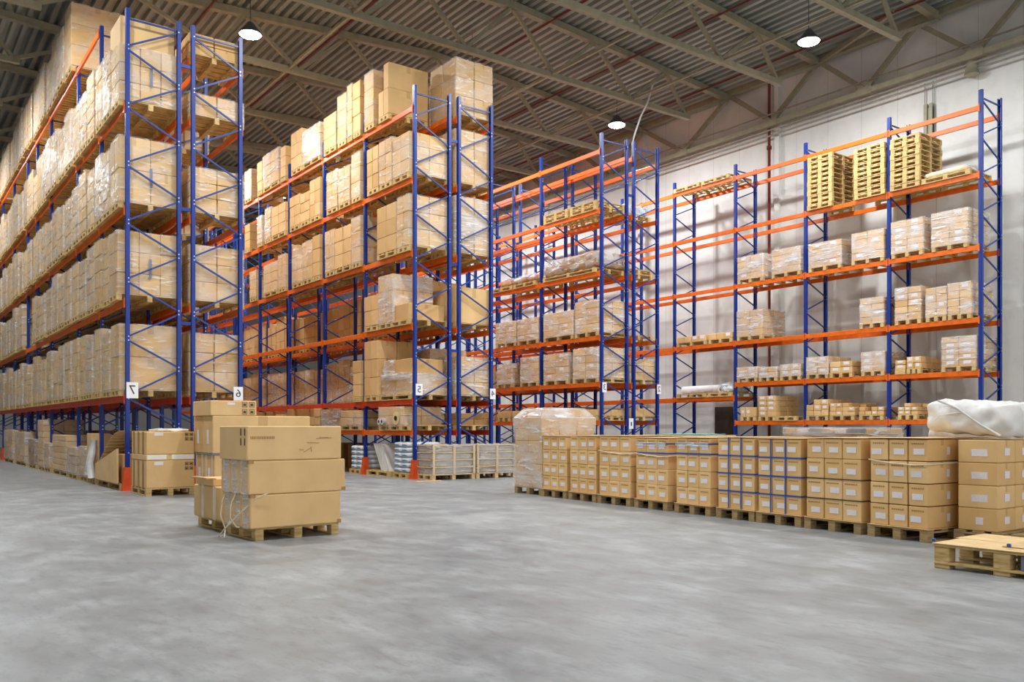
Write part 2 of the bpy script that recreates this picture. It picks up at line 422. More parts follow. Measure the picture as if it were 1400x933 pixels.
def rack(name_label, X, depth, frames, levels, spine, step, group, plate=None, guards=(), top_default=None):
    """frames: (Y, top); levels: (z, first bay, last bay, material, rows); spine: +1 spine at the rear, -1 at the front"""
    Y0 = frames[0][0]
    t = thing('pallet_rack', name_label, 'pallet rack', (X, Y0, 0), 0, group)
    for fi, (Y, top) in enumerate(frames):
        y = Y-Y0
        pf = put('post', post_mesh(top, False), t, (0, y, 0)); put('post', post_mesh(top, True), t, (depth, y, 0))
        zt = top-.2
        side = spine; zs = []
        k = 0; z = zt
        b = MB(); b.bar((.04, 0, zt), (depth-.04, 0, zt), .03, .035); b.build('brace', 'brace', pf)
        while z-step > .25:
            xa, xb = (depth-.05, .05) if side > 0 else (.05, depth-.05)
            b = MB(); b.bar((xa, 0, z-.04), (xb, 0, z-step+.04), .03, .035)
            for xx, zz in ((xa, z-.04), (xb, z-step+.04)): b.tube([(xx, -.056, zz), (xx, -.044, zz)], .016, 6, 1)
            b.build('brace', ['brace', 'zinc'], pf)
            z -= step; side = -side
    for (z, a, c, mat, rows) in levels:
        for bay in range(a, c+1):
            L = frames[bay+1][0]-frames[bay][0]; y = frames[bay][0]-Y0
            for row in rows: put('beam', beam_mesh(L, mat), t, (.0 if row == 0 else depth, y, z))
    for fi in guards:
        y = frames[fi][0]-Y0; b = MB()
        b.quadbox([(-.07,-.085,0),(.11,-.085,0),(.11,.085,0),(-.07,.085,0),(-.03,-.062,.48),(.085,-.062,.48),(.085,.062,.48),(-.03,.062,.48)])
        b.box(-.1, .14, -.11, .11, 0, .012)
        b.build('post_guard', 'guard', t, (0, y, 0))['label'] = 'orange post guard'
    if plate:
        ch, px, pz, w, h = plate
        p = put('number_plate', None, t); 
        b = MB(); b.box(-w/2, w/2, -.004, 0, -h/2, h/2); me = b.mesh('number_plate', 'white')
        p.data = None
        COL.objects.unlink(p); bpy.data.objects.remove(p)
        p = put('number_plate', me, t, (px, -.06, pz)); p['label'] = 'white card with a black reversed numeral'
        cu = bpy.data.curves.new('numeral', 'FONT'); cu.body = ch; cu.size = h*.8; cu.align_x = 'CENTER'; cu.align_y = 'CENTER'; cu.extrude = .001
        tmp = bpy.data.objects.new('tmp', cu); COL.objects.link(tmp)
        dg = bpy.context.evaluated_depsgraph_get()
        me = bpy.data.meshes.new_from_object(tmp.evaluated_get(dg)); bpy.data.objects.remove(tmp)
        me.materials.clear(); me.materials.append(M['ink'])
        for v in me.vertices: v.co = Vector((-v.co.x*1.05, -v.co.z-.0055, v.co.y))
        me.flip_normals() if hasattr(me, 'flip_normals') else None
        put('numeral', me, p)
    return t

XA, XC, XD, XE = 4.19, 10.98, 17.46, 23.16
DP = 1.1; GAP = .22; YN = 19.14; YD0 = 19.31
TOP = 9.94
LA = [1.89, 3.87, 5.78, 7.89, 10.33]
LC = [1.16, 1.95, 3.85, 5.71, 7.55, 9.35]
LD = [1.44, 2.59, 3.98, 5.90, 7.76, 9.53]
LE = [1.45, 2.72, 4.10, 5.98, 7.87, 9.61]
offA = [0, 2.5, 5.25, 9.40, 12.08, 14.2, 17.66, 21.08, 24, 26.8]
frA1 = [(YN+o, TOP if i < 1 else 10.5) for i, o in enumerate(offA)]
frA2 = [(YN+o, TOP if i < 1 else 10.5) for i, o in enumerate(offA)]
NA = len(offA)-2
B = (0, 1)
rack('blue and orange pallet rack at far left, marked with a reversed seven', XA, DP, frA1,
     [(LA[0],0,NA,'red_orange',B),(LA[1],0,NA,'orange',B),(LA[2],0,NA,'orange',B),(LA[3],0,NA,'orange',B),(LA[4],1,NA,'orange',B),(9.2,0,0,'orange',(1,))], 1, .6, 'pallet racks', ('7', .12, 2.07, .23, .33), guards=(0,3,7))
rack('pallet rack back to back with rack seven, marked with a reversed six', XA+DP+GAP, DP, frA2,
     [(LA[0],0,NA,'red_orange',B),(LA[1],0,NA,'orange',B),(LA[2],0,NA,'orange',B),(LA[3],0,NA,'orange',B),(9.2,0,0,'orange',B),(LA[4],1,NA,'orange',B)], -1, .6, 'pallet racks', ('6', 1.0, 2.05, .21, .30), guards=(0,))
frC = [(YN+2.72*i, TOP) for i in range(9)]
rack('loaded pallet rack in the middle, marked with a reversed five', XC, DP, frC,
     [(LC[0],0,7,'orange',B),(LC[1],0,7,'red_orange',B)]+[(LC[i],0,7,'orange',B) for i in (2,3,4,5)], 1, .6, 'pallet racks', ('5', .13, 2.26, .2, .29), guards=(0,1))
rack('pallet rack back to back with rack five, marked with a reversed four', XC+DP+GAP, DP, frC,
     [(LC[0],0,7,'red_orange',B),(LC[1],0,7,'red_orange',B)]+[(LC[i],0,7,'orange',B) for i in (2,3,4,5)], -1, .6, 'pallet racks', ('4', 1.08, 2.2, .18, .28))
frD = [(YD0+2.896*i, 10.08) for i in range(6)]
rack('half-empty rack right of rack four, marked with a reversed three', XD, DP, frD,
     [(LD[i],0,4,'orange',B) for i in range(6)], 1, .55, 'pallet racks', ('3', .1, 2.5, .17, .3))
rack('half-empty rack facing the wall aisle, marked with a reversed two', XD+DP+GAP, DP, frD,
     [(LD[i],0,4,'orange',B) for i in range(6)], -1, .55, 'pallet racks', ('2', 1.08, 2.5, .17, .3))
yE = [Yx(XE, p) for p in (1340.3, 1214.8, 1100.7, 1004.7, 921.4)]
yE += [yE[-1]+2.71*i for i in range(1, 6)]
frE = [(y, 10.08) for y in yE]
rack('sparsely loaded pallet rack standing along the white right wall', XE, DP, frE,
     [(LE[0],0,2,'orange',B),(LE[1],0,2,'orange',B),(2.28,3,8,'orange',B)]+[(LE[i],0,8,'orange',B) for i in (2,3,4,5)], -1, .5, 'pallet racks')
b = MB(); b.box(-.09, .09, -.006, 0, -.16, .16); b.box(-.02, .03, -.0075, -.005, -.07, .05, 1); tag(b.build('paper_card', ['white','ink'], None, (XD+DP+.08, YD0-.075, 1.42)), 'white card hung low between the posts of racks three and two', 'card')
# spacers that tie the back to back rows
def spacers(X, zs, lab, YN=YN):
    for i, z in enumerate(zs):
        b = MB(); b.bar((X, YN, z), (X+GAP, YN, z), .04, .07)
        b.box(X-.004, X, YN-.03, YN+.03, z-.06, z+.06); b.box(X+GAP, X+GAP+.004, YN-.03, YN+.03, z-.06, z+.06)
        tag(b.build('row_spacer', 'blue'), f'blue spacer joining {lab}, {ORD[i]} from the top', 'spacer', 'row spacers')
spacers(XA+DP, (9.03, 5.97, 3.53), 'rack seven to rack six'); spacers(XC+DP, (8.75, 5.55, 3.3), 'rack five to rack four'); spacers(XD+DP, (8.4, 5.0), 'rack three to rack two', YD0)

BT = .065
# ---- rack seven loads
XF = XA-.1; XB = XA+1.14
LAST = [None]
def fill_A():
    slots = fit_bays(frA1, (3,3,4,3,2,4,4,3,3))[:29]
    for lv in range(5):
        idx = 0; base = LA[lv]+BT
        for (y, y1) in slots:
            px = 700+F*(XF*CS-y*SN)/(XF*SN+y*CS)
            if lv == 1 and 35 < px < 50: continue
            if lv == 4 and px > 106: continue
            hh = R.uniform(1.3, 1.6) if lv != 4 else R.uniform(1.35, 1.75)
            n = R.choice(((2,2,3),(2,2,4),(2,3,4),(2,2,5)))
            if idx == 0 and lv < 4: hh = (1.5, 1.45, 1.5, 1.28)[lv]; n = ((1,2,2),(3,2,3),(2,2,2),(3,2,3))[lv]
            if lv == 0: hh = min(hh, 1.55)
            if lv == 4 and idx == 0: hh, n = 1.75, (1,2,3)
            if R.random() < .1 and idx > 2: hh *= .75
            y2 = y1-R.choice((0,0,.04,.08))
            xf = XF-R.uniform(0, .05)
            LAST[0] = racked(xf, XB, y, y2, base, base+hh, 'rack seven', LEVEL[lv] if lv < 4 else 'topmost', idx, n,
                   desc='glare-streaked film-wrapped carton load', film='film' if idx == 0 else R.choice(('film_white','film_white','film')), mat='kraft_light', detail=y < YN+10, far=y > YN+10)
            if idx == 0 and lv in (1,2,3):
                b = MB(); b.box(-.02, .03, -(y2-y)/2-.022, -(y2-y)/2-.018, .35, .75); b.build('grey_strip', 'bluegrey', LAST[0])
            idx += 1
fill_A()
# tall carton riding on the first load of the fourth beam level of rack seven
zb = LA[3]+BT+1.28
yb = YN+.15
o = load(XF+.02, XB-.12, yb, yb+.95, zb, .62, (1,1,1), 'single flat-topped carton riding on the front top load of rack seven', film=None, mat='kraft_light', name='stacked_carton', cat='carton')
# ---- rack six loads (ends seen)
xf6 = XA+DP+GAP-.02; xb6 = xf6+1.2
for lv in range(5):
    base = (LA[lv] if lv < 4 else 9.2)+BT
    tops = (3.35, 5.26, 6.95, 8.55, 9.85)
    for idx, (y, y1) in enumerate(fit_bays(frA2, (2,))[:1] + fit_bays(frA2[1:], (3,))[:1]):
        if lv == 4 and idx: continue
        hh = tops[lv]-base if idx == 0 else 1.35
        n = ((2,2,3),(2,2,3),(2,2,3),(2,2,2),(2,2,2))[lv]
        racked(xf6, xb6-(.12 if lv in (0,4) else 0), y, y1, base, base+hh, 'rack six', LEVEL[lv] if lv < 4 else 'topmost', idx, n, desc='kraft carton load in clear film',
               film='film' if lv != 4 else None, mat='kraft')
# what stands deeper in rack six only shows as slivers between the loads of rack seven
b = MB(); ss = fit_bays(frA2, (3,3,4,3,2,4,4,3,3))
for lv in range(4):
    for (y, y1) in ss[4:]:
        hh = R.uniform(1.2, 1.5)
        for k in range(3): b.cbox(xf6, xb6, y, y1, LA[lv]+BT+.144+hh/3*k, LA[lv]+BT+.144+hh/3*(k+1)-.01, .01)
        far_pallet(1.2, y1-y-.02, (xf6+xb6)/2, (y+y1)/2, LA[lv]+BT, 'x')
tag(b.build('stored_cartons', 'kraft'), 'cartons deep inside rack six, glimpsed between the loads of rack seven', 'cartons', kind='stuff')
# ---- rack five loads: front faces (left px, right px, top py), near to far
C1 = {
 5: [(516.5,531,83.6),(497.7,510.6,94),(482,496,108),(474,481,113),(461,473,125),(442,459,151),(413,440.6,166),(397.5,412,174),(383,397,198),(359,381,200),(344,358,219),(334,343,230)],
 4: [(536.6,562.5,178),(518,535,186),(501,517,197),(480,494,205.6),(462,478,224),(446,461,230),(423,441,241),(410,422,260),(395.6,409,264),(371,394,275),(362,370,282),(347,358,294),(334,341,305)],
 3: [(542,562,264),(515,541,275),(480,497,294),(457.5,479.5,305),(444,457,312.5),(427,442,320),(413,426.5,327),(399,412.5,331),(380,396,346),(360,379,356),(341,358,369)],
 2: [(517,537,374),(497.7,516.5,381)],
 1: [(497.5,516,465),(482,496,493)],
}
xfc = XC-.1; xbc = XC+1.12
for lv, L in C1.items():
    base = LC[lv]+BT
    for idx, (a, b_, yt) in enumerate(L):
        ya, yb = clip(Yx(xfc, b_), Yx(xfc, a), frC)
        zt = Zy(xfc, ya, yt)
        h = zt-base
        nz = 3 if h < 1.5 else R.choice((3,4))
        n = (2, 2 if yb-ya > .6 else 1, nz)
        if lv == 5 and idx == 0: n = (1,2,2)
        if lv == 1 and idx == 0: n = (2,2,3)
        mat = 'kraft_light' if lv > 2 else 'kraft'
        racked(xfc, xbc, ya, yb, base, zt, 'rack five', LEVEL[lv], idx, n, desc='kraft carton load', film=None if (lv, idx) in ((5,0),(3,1),(5,2),(1,0)) else R.choice(('film','film','film_white',None)), mat=mat, detail=idx < 8, far=idx > 8, ragged=(lv == 4 and idx == 0) or R.random() < .18)
# low box and half-unwrapped cartons in the near bay of rack five
ya = YN+.08; yb = ya+.95
pallet(1.2, .95, (XC+.5, (ya+yb)/2, LC[2]+BT), 'wooden pallet under the long low carton at the near post of rack five')
z = LC[2]+BT+.144
load(XC-.05, XC+1.02, ya+.1, yb-.05, z, .42, (1,1,1), 'long low carton by the near post of rack five, third level', film=None, mat='kraft', name='low_carton', cat='carton')
pallet(1.2, 1.7, (XC+.55, YN+.92, LC[1]+BT), 'wooden pallet under the half-unwrapped cartons by the plate marked five')
z = LC[1]+BT+.144
load(XC, XC+1.1, YN+.12, YN+1.7, z, .5, (2,2,1), 'lower half-unwrapped carton block with loose film above the plate marked five', film='film_white', mat='kraft')
t = load(XC+.05, XC+1.0, YN+.2, YN+1.55, z+.5, .42, (1,1,1), 'big carton draped in loose white film above the plate marked five', film=None, mat='kraft', name='draped_carton', cat='carton')
b = MB(); b.rbox(-.62, .5, -.72, .75, -.12, .06, .06, 8, wob=.025); b.rbox(-.56, -.42, .2, .72, -.1, .42, .05, 6, wob=.03); b.build('loose_film', 'film_thick', t)
# ---- rack four loads
x0 = XC+DP+GAP-.02; x1 = x0+1.2
T4 = {5: 77, 4: 175, 3: 267, 2: 391, 1: 487}
for lv in (5,4,3,2,1):
    sl = fit_bays(frC, (2,)+(3,)*7)
    for idx, (y, y1) in enumerate(sl[:20] if lv in (1,2) else sl[:2]):
        base = LC[lv]+BT
        zt = Zy(x0, y, T4[lv]) if idx == 0 else base+R.uniform(1.2, 1.5)
        n = (2,2,3)
        if lv == 2 and idx == 0: n = (1,1,1)
        racked(x0, x1, y, y1, base, zt, 'rack four', LEVEL[lv], idx, n, desc='kraft carton load', film=R.choice(('film','film_white')) if lv != 2 else None, mat='kraft' if lv < 3 else 'kraft_light', detail=idx < 8, far=idx > 9)
# ---- rack three loads (front face px, top py)
D1 = {3: [], 2: [(786,818,409),(743,783,424),(707,736,433),(677.5,705,438)], 1: [(783,818,474),(743,776,482),(711,736,487),(679,700,497)], 0: [(782,816,560),(745,778,562),(700,714,562),(680,697,565)]}
xfd = XD-.06; xbd = XD+1.14
for lv, L in D1.items():
    base = LD[lv]+BT
    for idx, (a, b_, yt) in enumerate(L):
        ya, yb = clip(Yx(xfd, b_), Yx(xfd, a), frD); zt = Zy(xfd, ya, yt)
        n = (2,2,4) if lv else (2,3,1)
        racked(xfd, xbd, ya, yb, base, zt, 'rack three', LEVEL[lv], idx, n, desc='film-wrapped kraft carton load' if lv else 'low row of small cartons', film='film_white' if lv else None, mat='kraft', along='y', labels=.5 if lv else 0)
# wrapped heap and empty pallets on the upper levels of rack three
def heap(x0, x1, y0, y1, z, h, label, mats=('kraft_dark','film_thick')):
    t = thing('wrapped_heap', label, 'pallet load', ((x0+x1)/2, (y0+y1)/2, z)); lx, ly = (x1-x0)/2, (y1-y0)/2
    b = MB(); b.rbox(-lx, lx, -ly, ly*.3, 0, h, .1, 8, wob=.03); b.rbox(-lx*.9, lx*.9, ly*.1, ly, 0, h*.75, .09, 8, wob=.04); b.build('bundle', mats[0], t)
    b = MB(); b.rbox(-lx-.02, lx+.02, -ly-.02, ly+.02, .0, h+.03, .16, 10, wob=.04); b.build('stretch_film', mats[1], t); return t
b3 = LD[3]+BT
pallet(1.2, 2.5, (XD+.54, YD0+1.45, b3), 'wide wooden pallet under the wrapped heap on rack three')
heap(xfd, xbd, Yx(xfd,815), Yx(xfd,742), b3+.144, .5, 'pale film-wrapped lumpy heap on the fourth level of rack three')
for k in range(2):
    pallet(1.2, 1.2, (XD+.54, YD0+3.7+k*1.3, b3), f'bare wooden pallet behind the wrapped heap on rack three, {ORD[k]} one')
heap(xfd+.1, xbd-.1, YD0+3.3, YD0+5.3, b3+.144, .16, 'flat bundle of crumpled film lying behind the heap on rack three')
b4 = LD[4]+BT
for k in range(2):
    for j in range(2):
        pallet(1.2, 1.2, (XD+.54, YD0+.75+k*1.32, b4+j*.146), f'empty wooden pallet on fifth level of rack three, {("nearer","farther")[k]} {("lower","upper")[j]} one')
# ---- rack two loads
x0 = XD+DP+GAP-.03; x1 = x0+1.18
def flat_pallets(x, y, z, n, lab, sz=(1.2,1.0)):
    for j in range(n): pallet(sz[0], sz[1], (x, y, z+j*.146), f'empty pallet {lab}, {ORD[j]} from the bottom')
for lv, tops in ((1, (492, 494)), (0, (566, 568))):
    for idx, (y, y1) in enumerate(fit_bays(frD, (2,2,2))):
        zt = LD[lv]+BT+(.8 if lv == 1 else .42)+R.uniform(-.1,.1)
        racked(x0, x1, y, y1, LD[lv]+BT, zt, 'rack two', LEVEL[lv], idx, (2,2,3) if lv else (2,3,1), film='film' if lv else None, mat='kraft', desc='kraft carton load', detail=idx < 2)
flat_pallets(x0+.6, YD0+.8, LD[2]+BT, 1, 'at the near post of rack two, third level'); flat_pallets(x0+.6, YD0+2.0, LD[2]+BT, 2, 'second back on rack two, third level')
flat_pallets(x0+.6, YD0+.8, LD[3]+BT, 2, 'at the near post of rack two, fourth level'); flat_pallets(x0+.6, YD0+.9, LD[4]+BT, 1, 'at the near post of rack two, fifth level')
heap(x0+.1, x1-.1, YD0+.4, YD0+1.3, LD[4]+BT+.144, .3, 'crumpled white bundle on fifth level of rack two', ('bag_white','film_thick'))
# ---- wall rack loads
E1 = {
 3: [(1273,1323,283,(2,2,5)),(1218,1262,296,(2,2,5)),(1164,1208,312,(2,2,4)),(1105,1150,326,(2,2,4)),(1055,1093.5,336,(2,2,4)),(1008,1043,346,(2,2,4))],
 2: [(1295,1328,384,(2,2,4)),(1265,1294,391,(2,2,4)),(1223,1259,390,(2,2,5)),(1175,1208,405,(2,2,4)),(1007,1042,422,(2,2,4)),(968,1001,461,(2,3,1)),(925,965,461,(2,4,1))],
 1: [(1287,1334,458,(2,2,5)),(1239,1259,487,(2,2,2)),(1223,1238,492,(2,1,2)),(1177,1209,480,(2,2,3)),(1134,1165,493,(2,2,2)),(1102,1132,487,(2,2,3)),(1066,1094,497,(2,2,2)),(1037,1062,501,(2,2,2)),(1007,1035,501,(2,2,2))],
 0: [(1305,1338,552,(2,3,2)),(1279,1302,556,(2,3,1)),(1227,1254,551,(2,3,3)),(1174,1208,556,(2,4,2)),(1134,1168,551,(2,4,3)),(1102,1132,546,(2,3,3)),(1036,1060,541,(2,2,4)),(1012,1033,557,(2,3,1))],
}
xfe = XE-.05; xbe = XE+1.15
for lv, L in E1.items():
    base = LE[lv]+BT
    for idx, (a, b_, yt, n) in enumerate(L):
        ya, yb = clip(Yx(xfe, b_), Yx(xfe, a), frE); zt = Zy(xfe, ya, yt)
        small = lv == 0 or n[2] <= 2
        kw = dict(name='small_carton_stack', cat='carton stack') if small else {}
        racked(xfe, xbe, ya, yb, base, zt, 'the wall rack', LEVEL[lv], idx, n, desc='loose stack of small cartons' if small else 'film-wrapped carton load',
               film=('film_thick' if lv == 3 else 'film_white') if (lv in (2,3) and n[2] > 1) or (lv == 1 and idx not in (1,2,4)) else None, mat='kraft', along='y', ragged=small and lv == 0, labels=.6 if lv in (0,1) else .3, **kw)
# pallet stacks on the fifth level
base = LE[4]+BT
for si, (a, b_, n, lab) in enumerate(((1219,1258,10,'nearest'),(1169,1210,10,'middle'),(1105,1139,11,'farthest'))):
    ya, yb = Yx(xfe, b_), Yx(xfe, a)
    for j in range(n):
        pallet(1.2, q5(yb-ya,.05), (XE+.5+R.uniform(-.015,.015), (ya+yb)/2+R.uniform(-.012,.012), base+j*.146), f'empty wooden pallet in {lab} tall pallet stack of wall rack, {ORD[j]} from bottom', group='stacked pallets on the wall rack')
for k in range(2): pallet(1.2, 1.2, (XE+.53, yE[3]+.8+1.3*k, LE[5]+BT), f'bare pallet on topmost level of the wall rack, {("nearer","farther")[k]} one')
pallet(1.2, 1.3, (XE+.53, (Yx(xfe,1322)+Yx(xfe,1264))/2, base), 'wooden pallet under the flat roll beside the nearest pallet stack')
ya, yb = Yx(xfe, 1320), Yx(xfe, 1262)
t = thing('wrapped_roll', 'flat film-wrapped roll lying beside the pallet stack on the wall rack', 'roll', (XE+.3, (ya+yb)/2, base+.144))
b = MB(); b.rbox(-.3, .3, -(yb-ya)/2, (yb-ya)/2, 0, .16, .075, 8); b.build('roll', 'cream', t)
b = MB(); b.rbox(-.31, .31, -(yb-ya)/2-.02, (yb-ya)/2+.02, 0, .172, .08, 8, wob=.006); b.build('stretch_film', 'film_thick', t)
pallet(1.2, .8, (XE+.53, (Yx(xfe,1089)+Yx(xfe,1061))/2, LE[0]+BT), 'bare wooden pallet on lowest level of wall rack beside the carton cube')
for k, (a, b_) in enumerate(((1000,968),(964,926))):
    pallet(1.2, q5(Yx(xfe,b_)-Yx(xfe,a),.05), (XE+.53, (Yx(xfe,a)+Yx(xfe,b_))/2, 2.28+BT), f'wooden pallet under the long white roll on the wall rack, {("nearer","farther")[k]} one')
t = thing('long_roll', 'long white paper roll lying on pallets low on the wall rack', 'roll', (XE+.3, Yx(xfe,950), 2.28+BT+.144))
L = Yx(xfe,925)-Yx(xfe,975)
b = MB(); b.tube([(0,-L/2,.14),(0,L/2,.14)], .14, 16); b.build('roll', 'white', t)
b = MB(); b.tube([(0,-L/2-.03,.14),(0,L/2+.03,.14)], .05, 10); b.build('core', 'kraft_dark', t)
heap(XE, XE+1.0, Yx(xfe,1000), Yx(xfe,982), 2.28+BT+.144, .2, 'crumpled clear film beside the long white roll', ('bag_white','film_thick'))

tag(FARP.build('wooden_pallets', 'pallet'), 'wooden pallets under the most distant loads of the loaded racks', 'pallets', kind='stuff')
# ------------------------------------------------------------------ low levels of rack five and things on the floor under the racks
b0 = LC[0]+BT
ya = YN+.25
pallet(1.2, 1.3, (XC+.54, YN+.75, b0), 'wooden pallet under the cream roll on rack five')
t = thing('cream_roll', 'thick cream paper roll lying across the lowest level of rack five', 'roll', (XC, YN+.7, b0+.144))
b = MB(); b.tube([(-.12,.0,.17),(1.25,.0,.17)], .17, 18); b.build('roll', 'cream', t)
b = MB(); b.tube([(-.14,.0,.17),(-.11,.0,.17)], .06, 12); b.build('core', 'black', t)
t = thing('pipe_insulation', 'two white foam tubes sticking out beside the cream roll', 'tube', (XC, YN+1.3, b0+.144))
for k in range(2):
    b = MB(); b.tube([(-.2,.02+.17*k,.09),(.9,.02+.17*k,.09)], .085, 14); b.build('tube', 'panel', t)
    b = MB(); b.tube([(-.205,.02+.17*k,.09),(-.195,.02+.17*k,.09)], .04, 10); b.build('bore', 'black', t)
racked(xfc, xbc, Yx(xfc,548), Yx(xfc,517), b0, b0+.62, 'rack five', 'lowest', 0, (2,2,2), desc='kraft carton load under dark wrapping', film='film', mat='kraft')
for idx, (y, y1) in enumerate(fit_bays(frC[1:], (2,)*5)):
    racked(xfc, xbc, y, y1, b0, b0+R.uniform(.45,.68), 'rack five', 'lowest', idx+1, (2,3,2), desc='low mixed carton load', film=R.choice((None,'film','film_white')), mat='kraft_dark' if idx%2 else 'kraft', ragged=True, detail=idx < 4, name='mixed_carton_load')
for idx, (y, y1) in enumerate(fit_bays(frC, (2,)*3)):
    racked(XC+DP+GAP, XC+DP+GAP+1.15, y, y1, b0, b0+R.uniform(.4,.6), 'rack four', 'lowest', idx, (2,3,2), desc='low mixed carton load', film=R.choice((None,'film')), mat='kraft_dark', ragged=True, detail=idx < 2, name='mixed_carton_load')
# sacks
def sacks(x0, y0, y1, tiers, lab):
    pallet(1.1, q5(y1-y0,.05), (x0+.55, (y0+y1)/2, 0), f'wooden pallet under sack {lab}')
    for k in range(tiers):
        for j in range(2):
            w = (y1-y0)/2
            b = MB(); b.rbox(-.5, .5, -w/2+.01, w/2-.01, 0, .135, .065, 8, 0, wob=.008); o = b.build('sack', 'bag_white', None, (x0+.53, y0+w*(j+.5), .144+k*.13))
            tag(o, f'white-blue sack, {("right","left")[j]}, {ORD[k]} layer, {lab}', 'sack', 'sacks on pallets')
            b = MB(); b.rbox(-.508, -.3, -w/2+.06, w/2-.06, .03, .085, .025, 4); b.build('printed_band', 'bag_blue', o)
sacks(XC-.08, Yx(XC,561), Yx(XC,540), 6, 'stack at near post of rack five')
sacks(XC-.08, Yx(XC,496.5), Yx(XC,481), 5, 'stack at second post of rack five')
# leaning white panels
t = thing('panel_bundle', 'white panels leaning over on a pallet under rack five', 'panels', (XC+.2, Yx(XC,518), .144))
for k in range(4):
    b = MB(); b.quadbox([(-.15+k*.0,-.52+k*.13,0),(.75,-.52+k*.13,0),(.75,-.43+k*.13,0),(-.15,-.43+k*.13,0),(-.15,-.06+k*.13,.72),(.75,-.06+k*.13,.72),(.75,.03+k*.13,.72),(-.15,.03+k*.13,.72)]); b.build('panel', 'panel', t)
pallet(1.1, 1.3, (XC+.5, Yx(XC,518), 0), 'wooden pallet under the leaning white panels')
for k, (yy, hh, lab) in enumerate(((YN+.5,.75,'by the near post'),(YN+2.0,.85,'behind the white panels'),(YN+3.6,.8,'third from the front'),(YN+5.1,.8,'fourth from the front'),(YN+6.7,.8,'fifth from the front'))):
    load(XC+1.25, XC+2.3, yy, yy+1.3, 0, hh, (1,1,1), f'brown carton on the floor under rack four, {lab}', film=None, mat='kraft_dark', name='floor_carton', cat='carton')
# grey boards bound between battens, in front of racks five and four
for gi, (px0, px1) in enumerate(((591,649.5),(651.5,706))):
    yy = 18.35; gx0, gx1 = Xx(yy, px0), Xx(yy, px1); side = ('left','right')[gi]
    lx = gx1-gx0
    pallet(lx, .8, ((gx0+gx1)/2, yy+.4, 0), f'wooden pallet under {side} grey board stack before rack five', parts=True, mat='ply')
    t = thing('board_stack', f'{side} of two grey board stacks with pale battens, before rack {("five","four")[gi]}', 'board stack', ((gx0+gx1)/2, yy+.4, .144), 0, 'grey board stacks')
    for k in range(4):
        z = k*.182
        b = MB(); b.rbox(-lx/2+.02, lx/2-.02, -.385, .385, z, z+.155, .02, 6, wob=.004); b.build('grey_board', 'grey_slab', t)
        b = MB(); b.box(-lx/2, lx/2, -.41, -.375, z+.155, z+.182); b.box(-lx/2, lx/2, .375, .41, z+.155, z+.182); b.box(-lx/2, -lx/2+.04, -.41, .41, z+.155, z+.182); b.build('batten', 'ply', t)
    for xx in (-lx/2+.035, 0, lx/2-.035):
        b = MB(); b.box(xx-.03, xx+.03, -.425, -.4, 0, .73); b.build('batten', 'ply', t)
    put('stretch_film', film_mesh(lx+.03, .86, .74, 'film'), t)
b = MB(); b.cbox(-.35, .35, -.05, .05, 0, .022, .003); tag(b.build('loose_plank', 'ply', None, (Xx(18.05,585), 18.0, 0), .05), 'loose pale plank on the floor before the left grey board stack', 'plank')

# goods on the floor under rack seven
xg = XA-.12
def px_load(a, b_, yt, lab, n, mat='kraft', film='film', **k):
    ya, yb = Yx(xg, b_), Yx(xg, a); zt = Zy(xg, ya, yt)
    pallet(1.15, q5(yb-ya,.05), (xg+.6, (ya+yb)/2, 0), f'wooden pallet under {lab}', parts=ya < YN+4)
    return load(xg, xg+1.1, ya, yb, .144, zt-.144, n, lab, film=film, mat=mat, **k)
px_load(107.8, 117.5, 611, 'low cloudy wrapped bale under rack seven beside the torn carton', (2,1,3), film='film_thick', mat='kraft_light')
px_load(92, 103.5, 612, 'second low cloudy wrapped bale under rack seven, behind the first', (2,1,3), film='film_thick', mat='kraft_light')
px_load(71.5, 90, 595, 'brown carton stack under rack seven next to the cloudy bale', (2,2,6))
px_load(60, 67.3, 606, 'short pale stack against the second orange guard of rack seven', (2,1,5), film='film_white')
px_load(51.5, 59.5, 574, 'tall carton stack beyond the second orange guard of rack seven', (2,1,8))
px_load(38.5, 47.5, 601, 'dark wrapped box with a pale lid under rack seven', (1,1,2), mat='kraft_dark', film='film_white')
px_load(21, 34, 591, 'wrapped carton stack under rack seven left of the dark box', (2,2,5), film='film_white')
px_load(5.5, 17, 588, 'wrapped carton stack just before the far guard of rack seven', (2,2,5), film='film_white')
# torn carton with foam strips and a bent sheet
ya, yb = frA1[1][0]+.1, Yx(xg, 119)
pallet(1.15, q5(yb-ya,.05), (xg+.62, (ya+yb)/2, 0), 'pallet under the torn carton with foam strips, rack seven', parts=True)
t = thing('torn_carton', 'big torn carton with white foam strips under rack seven', 'carton', (xg, ya, .144)); W = yb-ya
b = MB(); b.cbox(.0, 1.0, W*.3, W, 0, 1.02); b.build('box', 'kraft', t)
b = MB(); b.cbox(.5, .52, .02, W*.3, 0, .9); b.build('torn_flap', 'kraft', t)
for k in range(3):
    b = MB(); b.tube([(-.01, W*(.26-.09*k), 0), (-.05, W*(.24-.09*k), .35), (0, W*(.26-.08*k), .6), (.04, W*(.3-.06*k), .86)], .07, 8); b.build('foam_strip', 'foil', t)
ya, yb = YN+.12, frA1[1][0]-.1; W = yb-ya
pallet(1.15, q5(W,.05), (xg+.62, (ya+yb)/2, 0), 'pallet at the near post of rack seven under the bent cardboard', parts=True)
t = thing('bent_cardboard', 'bent sheet of brown cardboard over a cut panel at near post of rack seven', 'cardboard', (xg, ya, .144))
b = MB(); b.quadbox([(-.02,.03,0),(.02,.03,0),(.02,W-.1,0),(-.02,W-.1,0),(-.02,.03,.72),(.02,.03,.72),(.02,W-.1,.34),(-.02,W-.1,.34)]); b.build('cut_panel', 'kraft', t)
